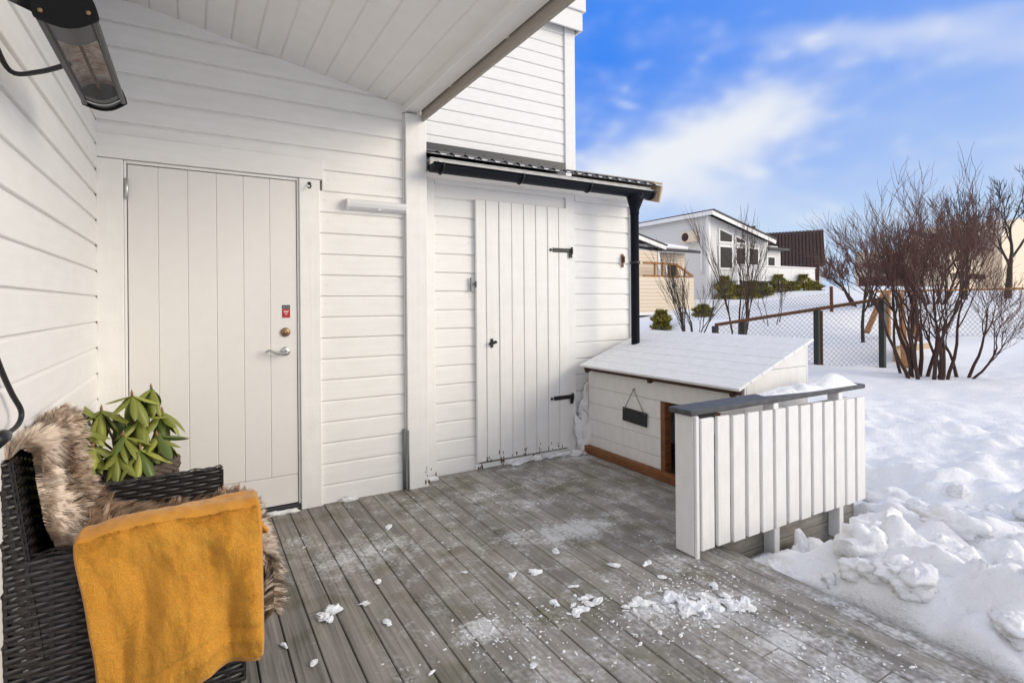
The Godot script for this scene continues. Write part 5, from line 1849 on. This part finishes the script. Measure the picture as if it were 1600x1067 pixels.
	pbox("chimney", Vector3(-3.75, 7.8, -3.5), Vector3(-3.05, 9.3, -2.8), M.chimney, br, 0.02)
	pbox("chimney", Vector3(-4.95, 7.8, -3.5), Vector3(-4.3, 9.2, -2.8), M.chimney, br, 0.02)
	pbox("roof_vent", Vector3(-1.3, 7.0, -1.7), Vector3(-1.0, 7.35, -1.4), M.roof_dark, br, 0.02)
	far_window(b, 0.2, 2.9, 1.3, 4.3, -0.395, 2)
	pbox("corner_board", Vector3(2.72, 1.0, -0.41), Vector3(3.0, 4.7, -0.33), M.trim, b, 0.01)
	# --- cream house far to the right behind the shrubs
	var f := thing("distant_cream_house", "cream house with a brown roof behind the bare shrubs", "house", Vector3(0, 0, -16.0))
	pbox("wall", Vector3(43.5, 1.0, -6.0), Vector3(49.6, 4.9, 0.0), M.cream, f, 0.01)
	var fg := nst()
	prism(fg, PackedVector2Array([Vector2(49.0, 1.0), Vector2(60.0, 1.0), Vector2(60.0, 5.2), Vector2(54.0, 7.4), Vector2(50.6, 6.9), Vector2(49.0, 5.9)]), 6.0, Transform3D(Basis(), Vector3(0, 0, -5.0)))
	part("gable_wall", done(fg), M.cream, f)
	var fr := nst()
	bar(fr, Vector3(46.2, 4.75, 0.5), Vector3(46.2, 6.2, -2.6), 6.4, 0.12, 0.01)
	part("roof", done(fr), M.tile, f)
	pbox("chimney", Vector3(48.0, 5.0, -0.9), Vector3(48.7, 6.5, -0.3), M.chimney, f, 0.02)
	pbox("plinth", Vector3(43.5, 2.7, 0.01), Vector3(52.0, 3.05, 0.06), M.tile_base, f, 0.01)
	# --- low dark shed far off between the shrubs
	var ls := thing("distant_shed", "low dark tiled roof between the bare shrubs", "shed", Vector3(40.0, 0, -18.0))
	pbox("wall", Vector3(0, 0.8, -2.0), Vector3(9.0, 2.9, 0.0), M.brown_wall, ls, 0.01)
	var lr := nst()
	bar(lr, Vector3(4.5, 2.85, 0.3), Vector3(4.5, 3.7, -1.6), 9.6, 0.12, 0.01)
	part("roof", done(lr), M.tile_base, ls)
	# --- evergreen hedge before the grey house
	var hx := HEDGE
	for q in hx:
		var foot := snow_height(q[0], q[1]) - 0.1
		conifer(Vector3(q[0], foot, q[1]), maxf(q[2] - foot, 0.6), q[3], "yellow-green evergreen bush before the grey house", "evergreen hedge bushes")
	conifer(Vector3(10.6, snow_height(10.6, -10.2) + 0.05, -10.2), 0.50, 0.26, "small yellowish bush by the post near the shed", "")
	conifer(Vector3(13.9, snow_height(13.9, -11.6), -11.6), 0.35, 0.34, "low dark green bush half sunk in the snow", "")

func conifer(at: Vector3, h: float, w: float, label: String, group: String) -> void:
	var t := thing("evergreen_bush", label, "bush", at, 0.0, group)
	var st := nst(true)
	tube(st, [Vector3(0, -0.2, 0), Vector3(0, h * 0.8, 0)], [0.05, 0.015], 6)
	part("trunk", done(st), M.bark_grey, t)
	var vs := PackedVector3Array()
	var ns := PackedVector3Array()
	var cs := PackedColorArray()
	for k in 1500:
		var y := pow(rng.randf(), 0.8)
		var rr := w * (0.35 + 0.65 * sin(PI * clampf(0.30 + y * 0.68, 0.0, 1.0))) * sqrt(rnd(0.25, 1.0)) * (0.8 + 0.25 * sin(y * 13.0))
		var a := rnd(0, TAU)
		var p := Vector3(cos(a) * rr, y * h, sin(a) * rr)
		var n := Vector3(cos(a), 0.7, sin(a)).normalized()
		var d := Vector3(rnd(-1, 1) + cos(a), rnd(0.3, 1.4), rnd(-1, 1) + sin(a)).normalized() * rnd(0.06, 0.14)
		var s := d.cross(n).normalized() * 0.028
		var g := rnd(0.6, 1.3)
		var col := Color(0.24 * g, 0.19 * g, 0.02 * g) if rng.randf() < 0.62 else Color(0.09 * g, 0.10 * g, 0.018 * g)
		if s.cross(d).dot(n) > 0.0:
			s = -s
		for v in [p - s, p + s, p + d]:
			vs.append(v); ns.append((n * 0.4 - s.cross(d).normalized()).normalized()); cs.append(col)
	var arr := []
	arr.resize(Mesh.ARRAY_MAX)
	arr[Mesh.ARRAY_VERTEX] = vs; arr[Mesh.ARRAY_NORMAL] = ns; arr[Mesh.ARRAY_COLOR] = cs
	var am := ArrayMesh.new()
	am.add_surface_from_arrays(Mesh.PRIMITIVE_TRIANGLES, arr)
	part("crown", am, M.conifer, t)

# ---------------------------------------------------------------- fences
# chain-link netting between two uprights: a and b are the feet, ha and hb the heights
func netting(a: Vector3, b: Vector3, ha: float, hb: float, cell := 0.062, r := 0.0021) -> ArrayMesh:
	var st := nst()
	var L := Vector2(b.x - a.x, b.z - a.z).length()
	var H := (ha + hb) * 0.5
	var P := func(s: float, t: float) -> Vector3:
		return a.lerp(b, s / L) + Vector3.UP * (t / H * lerpf(ha, hb, s / L))
	var side := (b - a).cross(Vector3.UP).normalized()
	for dirn in [1.0, -1.0]:
		var c := -H if dirn > 0 else 0.0
		var stop := L if dirn > 0 else L + H
		while c < stop:
			# s = c + dirn * t
			var t0 := 0.0
			var t1 := H
			if dirn > 0:
				t0 = maxf(0.0, -c); t1 = minf(H, L - c)
			else:
				t0 = maxf(0.0, c - L); t1 = minf(H, c)
			if t1 - t0 > 0.02:
				var p: Vector3 = P.call(c + dirn * t0, t0)
				var q: Vector3 = P.call(c + dirn * t1, t1)
				var up := (q - p).cross(side).normalized() * r
				var sd := side * r
				quad(st, p + up, q + up, q + sd, p + sd)
				quad(st, p + sd, q + sd, q - up - sd * 0.5, p - up - sd * 0.5)
				quad(st, p - up - sd * 0.5, q - up - sd * 0.5, q + up, p + up)
			c += cell * 1.414
	return done(st)

func build_fences() -> void:
	# front fence with a rusty top rail that drops to the left
	var f := thing("front_wire_fence", "chain-link fence with a rusty sloping top rail and dark posts", "fence")
	var P := [[10.58, -4.90, 0.02, 1.31], [9.57, -5.49, -0.05, 1.13], [8.45, -6.17, -0.12, 0.94], [8.01, -6.42, -0.16, 0.86]]
	for q in P:
		pbox("post", Vector3(q[0] - 0.045, q[2] - 0.3, q[1] - 0.045), Vector3(q[0] + 0.045, q[3] - 0.02, q[1] + 0.045), M.postgreen, f, 0.008)
	var a := Vector3(10.62, 1.31, -4.87)
	var b := Vector3(8.01, 0.86, -6.42)
	var st := nst()
	bar(st, a, b, 0.07, 0.055, 0.01)
	part("top_rail", done(st), M.rust, f)
	var spike := nst()
	bar(spike, Vector3(9.63, 1.10, -5.45), Vector3(9.63, 0.0, -5.45), 0.05, 0.04, 0.005)
	part("wooden_strut", done(spike), M.rust, f)
	part("netting", netting(Vector3(10.58, -0.05, -4.90), Vector3(8.01, -0.35, -6.42), 1.34, 1.20), M.wire, f, Transform3D(), "stuff")
	# second fence, behind it to the right, with an orange wooden rail and braces
	var g := thing("timber_rail_fence", "chain-link fence with orange timber rail and braces", "fence")
	for q in [[14.4, -6.55], [17.4, -4.80], [20.2, -3.15]]:
		pbox("post", Vector3(q[0] - 0.05, 0.0, q[1] - 0.05), Vector3(q[0] + 0.05, 1.50, q[1] + 0.05), M.orange, g, 0.01)
	var s2 := nst()
	bar(s2, Vector3(14.2, 1.49, -6.67), Vector3(20.4, 1.57, -3.03), 0.10, 0.05, 0.01)
	part("top_rail", done(s2), M.orange, g)
	part("netting", netting(Vector3(14.4, 0.20, -6.55), Vector3(20.2, 0.25, -3.15), 1.28, 1.30, 0.085, 0.0030), M.wire, g, Transform3D(), "stuff")
	for q in [[Vector3(10.75, 0.10, -4.62), Vector3(13.2, 1.42, -5.75)], [Vector3(12.2, 0.60, -5.95), Vector3(13.9, 1.45, -6.40)], [Vector3(13.3, 0.2, -5.45), Vector3(13.4, 1.40, -5.60)]]:
		var s3 := nst()
		bar(s3, q[0], q[1], 0.11, 0.05, 0.008)
		part("brace", done(s3), M.orange, g)
	part("netting", netting(Vector3(10.62, 0.05, -4.95), Vector3(14.4, 0.25, -6.55), 1.25, 1.22, 0.075, 0.0026), M.wire, g, Transform3D(), "stuff")
	pbox("rubble_board", Vector3(11.2, 0.1, -5.02), Vector3(12.6, 0.42, -4.97), M.aged, g, 0.01)
	# slender stakes with old netting farther back
	var h := thing("staked_wire_fence", "old wire fence on thin brown stakes behind the front fence", "fence")
	var Q := [[10.25, -10.0, -0.1, 0.62], [11.3, -10.1, 0.25, 1.0], [13.0, -9.35, 0.45, 1.28], [15.2, -8.3, 0.72, 1.55]]
	for i in Q.size():
		var q = Q[i]
		var s4 := nst()
		bar(s4, Vector3(q[0], q[2] - 0.3, q[1]), Vector3(q[0] - 0.03, q[3] + (0.12 if i == 3 else 0.0), q[1]), 0.075, 0.06, 0.008)
		part("stake", done(s4), M.rust if i > 0 else M.postgreen, h)
		if i < 3:
			var r = Q[i + 1]
			part("netting", netting(Vector3(q[0], q[2], q[1]), Vector3(r[0], r[2], r[1]), q[3] - q[2] - 0.05, r[3] - r[2] - 0.05, 0.075, 0.0028), M.wire, h, Transform3D(), "stuff")

# ---------------------------------------------------------------- bare shrubs and trees
var br_n := 0
var top_lev := 4
func branch(st: SurfaceTool, tw: SurfaceTool, p: Vector3, d: Vector3, ln: float, r: float, lev: int, up: float, spread: float, wig: float, minr: float) -> void:
	var n := 5
	var pts := [p]
	var rad := [r]
	var dir := d
	for i in n:
		dir = (dir + Vector3(rnd(-1, 1), rnd(-0.6, 0.8), rnd(-1, 1)) * wig + Vector3.UP * up).normalized()
		pts.append(pts[-1] + dir * ln / n)
		rad.append(lerpf(r, r * 0.55, float(i + 1) / n))
	br_n += 1
	if lev <= 0:
		rad[-1] = minr * 0.4
	tube(st if lev > 1 else tw, pts, rad, 5 if lev > 1 else 3, false)
	if lev <= 0:
		return
	var kids := 3 + (1 if rng.randf() < 0.5 else 0)
	if lev == 1:
		kids += 1
	for k in kids:
		var low := 0.2 if lev < top_lev else 0.55
		var i := clampi(1 + int(rnd(low, 1.0) * n), 1, n) if k > 0 else n
		var axis: Vector3 = (pts[i] - pts[i - 1]).normalized()
		var side := axis.cross(Vector3(rnd(-1, 1), rnd(-1, 1), rnd(-1, 1))).normalized()
		var nd := (axis + side * spread * rnd(0.5, 1.2)).normalized()
		branch(st, tw, pts[i], nd, ln * rnd(0.55, 0.85), maxf(rad[i] * (0.85 if k == 0 else 0.6), minr), lev - 1, up, spread, wig, minr)

func shrub(called: String, label: String, cat: String, at: Vector3, stems: int, ln: float, r: float, lev: int, fan: float, up: float, spread: float, wig: float, minr: float, bark: Material, twig: Material, group := "", lean := Vector3.ZERO, base_r := 0.15) -> void:
	var t := thing(called, label, cat, at, 0.0, group)
	rng.seed = hash(label) % 100000
	top_lev = lev
	var st := nst(true)
	var tw := nst(true)
	for k in stems:
		var a := TAU * k / stems + rnd(-0.4, 0.4)
		var o := Vector3(cos(a), 0, sin(a)) * (base_r if stems > 1 else 0.0) * rnd(0.3, 1.0)
		var d := (Vector3(cos(a) * fan, 1.0, sin(a) * fan) * 1.0 + lean).normalized()
		branch(st, tw, o - Vector3(0, 0.1, 0), d, ln * rnd(0.85, 1.15), r * rnd(0.75, 1.15), lev, up, spread, wig, minr)
	part("trunk", done(st), bark, t)
	part("crown", done(tw), twig, t)

func build_shrubs() -> void:
	var gy := func(x: float, z: float) -> Vector3: return Vector3(x, snow_height(x, z), z)
	shrub("bare_shrub", "large bare shrub with many reddish stems rising from the snow", "shrub", gy.call(9.66, -3.82), 11, 1.02, 0.028, 4, 0.30, 0.05, 0.42, 0.22, 0.0032, M.bark_red, M.twig_red, "", Vector3(0.0, 0, 0.0), 0.26)
	shrub("bare_shrub", "bare reddish shrub with crooked stems beside the fence's corner post", "shrub", gy.call(9.84, -4.16), 4, 1.10, 0.034, 4, 0.16, 0.05, 0.42, 0.20, 0.0030, M.bark_red, M.twig_red, "", Vector3(-0.02, 0, 0.0), 0.12)
	shrub("bare_shrub", "low bare shrub with sprawling stems standing alone in the snow", "shrub", gy.call(10.25, -3.62), 3, 0.70, 0.026, 4, 0.45, 0.05, 0.48, 0.20, 0.0030, M.bark_red, M.twig_red, "", Vector3(0.15, 0, 0.10), 0.10)
	shrub("bare_shrub", "slender bare shrub with upright twigs before the cream house", "shrub", gy.call(9.52, -8.31), 6, 0.90, 0.026, 3, 0.20, 0.05, 0.30, 0.09, 0.0032, M.bark_grey, M.bark_grey, "", Vector3.ZERO, 0.10)
	shrub("bare_shrub", "tall upright bare shrub before the grey house", "shrub", gy.call(10.50, -7.75), 7, 1.08, 0.028, 3, 0.13, 0.06, 0.26, 0.08, 0.0032, M.bark_red, M.bark_red, "", Vector3.ZERO, 0.14)
	shrub("bare_shrub", "thin straggling bare shrub between the wire fences", "shrub", gy.call(12.6, -8.4), 4, 0.55, 0.016, 3, 0.35, 0.05, 0.45, 0.12, 0.0032, M.bark_grey, M.bark_grey, "", Vector3.ZERO, 0.3)
	shrub("bare_tree", "small leaning bare tree behind the front fence", "tree", gy.call(11.75, -5.80), 1, 1.35, 0.050, 3, 0.0, 0.05, 0.60, 0.15, 0.0042, M.bark_grey, M.bark_grey, "", Vector3(-0.20, 0, -0.12))
	shrub("bare_tree", "tall bare tree with a forked dark trunk by the right-hand cream house", "tree", gy.call(26.0, -7.8), 1, 1.75, 0.13, 5, 0.0, 0.03, 0.55, 0.13, 0.009, M.bark_grey, M.bark_grey, "", Vector3(0.05, 0, 0))
	shrub("bare_tree", "bare tree with fine upright twigs beside the tall forked one", "tree", gy.call(25.0, -8.8), 2, 1.75, 0.09, 4, 0.12, 0.05, 0.40, 0.10, 0.009, M.bark_grey, M.bark_grey, "", Vector3.ZERO)
	shrub("bare_shrub", "broad bare shrub far behind the orange-railed fence", "shrub", gy.call(21.0, -8.2), 7, 1.15, 0.05, 4, 0.5, 0.03, 0.5, 0.14, 0.008, M.bark_red, M.twig_red, "", Vector3.ZERO, 0.5)
	shrub("bare_shrub", "dense dark shrub beside the far snowbank", "shrub", gy.call(19.5, -9.6), 7, 0.8, 0.04, 4, 0.55, 0.02, 0.55, 0.16, 0.008, M.bark_red, M.twig_red, "", Vector3.ZERO, 0.5)
	print("branches ", br_n)

# ---------------------------------------------------------------- loose snow and ice
func lump(st: SurfaceTool, c: Vector3, size: Vector3, seed_: int, rough: float, nu := 20, nv := 14, freq := 1.3) -> void:
	var n := noise(seed_, freq, 4)
	var P := func(i: int, j: int) -> Vector3:
		var a := TAU * (i % nu) / nu
		var b := PI * j / nv
		var d := Vector3(cos(a) * sin(b), cos(b), sin(a) * sin(b))
		var k := 1.0 + rough * (n.get_noise_3d(d.x, d.y, d.z) * 1.6)
		return c + d * k * size
	for j in nv:
		for i in nu:
			quad(st, P.call(i, j), P.call(i + 1, j), P.call(i + 1, j + 1), P.call(i, j + 1))

func chunk_mesh(seed_: int, flat: float) -> ArrayMesh:
	var st := nst()
	lump(st, Vector3.ZERO, Vector3(1, flat, 0.8), seed_, 0.75, 9, 6, 1.6)
	return done(st)

func build_snow_bits() -> void:
	# shovelled blocks beside the deck
	var blocks := [[2.98, -1.38, -0.02, 0.26, 0.20, 0.17, "large upright shovelled snow block by the railing's corner", 101], [3.12, -0.98, 0.02, 0.20, 0.13, 0.16, "wedge-shaped snow block lying beside the deck edge", 102], [2.62, -1.62, -0.16, 0.13, 0.11, 0.10, "small pointed snow lump below the railing slats", 103], [2.84, -1.70, -0.16, 0.08, 0.16, 0.06, "thin spike of snow leaning on the deck side boards", 104], [2.47, -1.60, -0.07, 0.16, 0.07, 0.09, "low snow ridge at the deck corner", 105]]
	for q in blocks:
		var st := nst(true)
		lump(st, Vector3.ZERO, Vector3(q[3], q[4], q[5]), q[7], 0.40, 40, 28, 1.1)
		tag(part("snow_block", done(st), M.snow, self, Transform3D(Basis(Vector3.UP, rnd(-0.4, 0.4)), Vector3(q[0], q[2], q[1]))), q[6], "snow")
	# clods thrown off the deck
	var clods := []
	for k in 6:
		var st := nst(true)
		lump(st, Vector3.ZERO, Vector3(1.0, 0.75, 0.85), 150 + k, 0.38, 24, 18, 1.1)
		clods.append(done(st))
	for k in 46:
		var x := 2.50 + pow(rng.randf(), 1.4) * 2.0
		var z := rnd(-1.65, -0.2) - (x - 2.5) * 0.5
		if z < -1.42 and x < 3.9:
			continue
		var r := rnd(0.035, 0.085) if rng.randf() < 0.75 else rnd(0.09, 0.15)
		tag(part("snow_clod", clods[k % 6], M.snow, self, Transform3D(Basis(Vector3.UP, rnd(0, TAU)) * Basis(Vector3.RIGHT, rnd(-0.4, 0.4)) * Basis().scaled(Vector3(r * rnd(0.9, 1.5), r * rnd(0.7, 1.1), r)), Vector3(x, snow_height(x, z) - r * 0.10, z))), "rounded clod of thrown snow on the bank beside the deck", "snow", "snow clods on the bank")
	# drift in the nook between shed and kennel
	var ns := nst(true)
	lump(ns, Vector3(2.925, 0.10, -3.68), Vector3(0.11, 0.26, 0.05), 111, 0.5, 30, 20, 1.8)
	lump(ns, Vector3(2.95, 0.34, -3.685), Vector3(0.09, 0.20, 0.04), 112, 0.5, 30, 20, 1.8)
	tag(part("snow_drift", done(ns), M.snow, self), "snow packed into the nook between shed and kennel", "snow")
	# snow lying on the railing cap
	var cs := nst(true)
	var cn := noise(120, 3.0, 4)
	var nx := 60
	var nz := 14
	var H := func(i: int, j: int) -> Vector3:
		var u := float(i) / nx
		var v := float(j) / nz
		var x := 2.72 + u * 0.98
		var z := -1.85 - 0.145 + v * (0.145 - 0.055 * smoothstep(0.55, 0.0, u))
		var e := minf(minf(u * 3.0, (1.0 - u) * 6.0), minf(v * 4.0, (1.0 - v) * 2.6))
		var y := 0.735 + 0.055 * smoothstep(0.0, 1.0, e) * (0.8 + 1.2 * cn.get_noise_2d(x, z)) * smoothstep(-0.1, 0.5, u)
		return Vector3(x, y + (0.001 if e > 0.0 else -0.004), z)
	for i in nx:
		for j in nz:
			quad(cs, H.call(i, j), H.call(i, j + 1), H.call(i + 1, j + 1), H.call(i + 1, j))
	tag(part("cap_snow", done(cs), M.snow, self), "wedge of old snow lying on the railing cap", "snow")
	# snow along thresholds
	var ts := nst(true)
	for q in [[0.42, -3.560, 0.10, 0.016, 0.02, 131], [0.30, -3.565, 0.10, 0.014, 0.02, 132], [0.50, -3.556, 0.05, 0.012, 0.02, 137]]:
		lump(ts, Vector3(q[0], 0.006, q[1]), Vector3(q[2], q[3], q[4]), q[5], 0.6, 16, 10, 2.0)
	tag(part("threshold_snow", done(ts), M.snow, self), "strip of snow on the entrance door threshold", "snow")
	var ss := nst(true)
	for q in [[1.47, -3.665, 0.06, 0.020, 0.035, 133], [2.25, -3.700, 0.10, 0.014, 0.022, 134], [2.42, -3.695, 0.06, 0.026, 0.03, 135], [2.56, -3.695, 0.10, 0.016, 0.03, 136], [2.68, -3.68, 0.10, 0.022, 0.04, 138], [2.80, -3.66, 0.09, 0.024, 0.05, 139], [2.20, -3.66, 0.05, 0.012, 0.03, 140], [0.86, -3.565, 0.05, 0.022, 0.014, 141]]:
		lump(ss, Vector3(q[0], 0.004, q[1]), Vector3(q[2], q[3], q[4]), q[5], 0.6, 16, 10, 2.0)
	tag(part("shed_foot_snow", done(ss), M.snow, self), "clumps of snow along the foot of the shed door", "snow")
	# broken ice: the larger pieces one by one
	var variants := []
	for k in 7:
		variants.append(chunk_mesh(200 + k, [0.35, 0.5, 0.28, 0.6, 0.4, 0.7, 0.3][k]))
	var spots := []
	for k in 46:
		var u := rnd(-1.0, 1.0)
		spots.append([1.79 + u * 0.22 + rnd(-0.05, 0.05), -1.58 + u * 0.13 + rnd(-0.09, 0.09) * (1.1 - absf(u)), rnd(0.010, 0.034) * (1.25 - 0.5 * absf(u))])
	for k in 12:
		spots.append([1.39 + rnd(-0.10, 0.10), -1.83 + rnd(-0.06, 0.06), rnd(0.008, 0.024)])
	for q in [[1.975, -1.43, 0.034], [2.0, -1.62, 0.026], [1.385, -2.146, 0.024], [1.592, -2.273, 0.022], [1.46, -1.95, 0.020], [1.28, -2.18, 0.018], [1.75, -2.0, 0.022], [1.90, -1.93, 0.020], [1.86, -1.80, 0.018], [0.62, -2.30, 0.020], [0.66, -2.12, 0.016], [0.445, -2.295, 0.030], [0.49, -2.325, 0.028], [0.465, -2.26, 0.022], [0.36, -2.02, 0.014], [0.72, -2.45, 0.016], [0.95, -3.02, 0.020], [1.10, -2.32, 0.014], [1.02, -1.60, 0.014], [0.28, -2.18, 0.014]]:
		spots.append(q)
	for i in spots.size():
		var q = spots[i]
		var what := "white chunk in the heap of broken ice on the deck"
		var grp := "broken ice heaped on the deck"
		if i >= 58:
			what = "single ice chunk lying loose on the bare planks"
			grp = "loose ice chunks on the planks"
		elif i >= 46:
			what = "small ice piece strewn beside the heap of broken ice"
			grp = "ice pieces beside the heap"
		if i == 58:
			what = "large rounded lump of ice at the edge of the heap"
			grp = ""
		var b := Basis(Vector3.UP, rnd(0, TAU)) * Basis(Vector3.RIGHT, rnd(-0.2, 0.2))
		var v: int = rng.randi() % 7
		tag(part("ice_chunk", variants[v], M.snow if v % 2 == 0 else M.ice, self, Transform3D(b * Basis().scaled(Vector3(q[2] * rnd(0.9, 1.6), q[2] * rnd(0.5, 0.9), q[2] * rnd(0.7, 1.2))), Vector3(q[0], q[2] * 0.18, q[1]))), what, "ice", grp)
	# crumbs nobody could count
	var cm := MultiMesh.new()
	cm.transform_format = MultiMesh.TRANSFORM_3D
	cm.mesh = chunk_mesh(300, 0.5)
	var tr := []
	for k in 1300:
		var z: float
		var x: float
		var pick := rng.randf()
		if pick < 0.40:
			x = 1.76 + rng.randfn(0.0, 0.24); z = -1.58 + rng.randfn(0.0, 0.12)
		elif pick < 0.62:
			x = 1.98 + rng.randfn(0.0, 0.16); z = -1.15 + rng.randfn(0.0, 0.25)
		elif pick < 0.75:
			x = 1.0 + rng.randfn(0.0, 0.12); z = -1.82 + rng.randfn(0.0, 0.10)
		else:
			var rm = RIME[rng.randi() % RIME.size()]
			x = rm[0] + rng.randfn(0.0, 0.6) * rm[2]; z = rm[1] + rng.randfn(0.0, 0.6) * rm[3]
		if x > 2.34 or x < 0.2 or z < -3.55:
			continue
		var s := rnd(0.0012, 0.0050) if rng.randf() < 0.93 else rnd(0.005, 0.009)
		tr.append(Transform3D(Basis(Vector3.UP, rnd(0, TAU)) * Basis().scaled(Vector3(s * rnd(0.8, 1.8), s * rnd(0.4, 0.9), s * rnd(0.6, 1.2))), Vector3(x, s * 0.2, z)))
	cm.instance_count = tr.size()
	for i in tr.size():
		cm.set_instance_transform(i, tr[i])
	var mi := MultiMeshInstance3D.new()
	mi.name = numbered("ice_crumbs")
	mi.multimesh = cm
	mi.material_override = M.snow
	add_child(mi)
	tag(mi, "fine crumbs of ice strewn over the deck planks", "ice", "", "stuff")
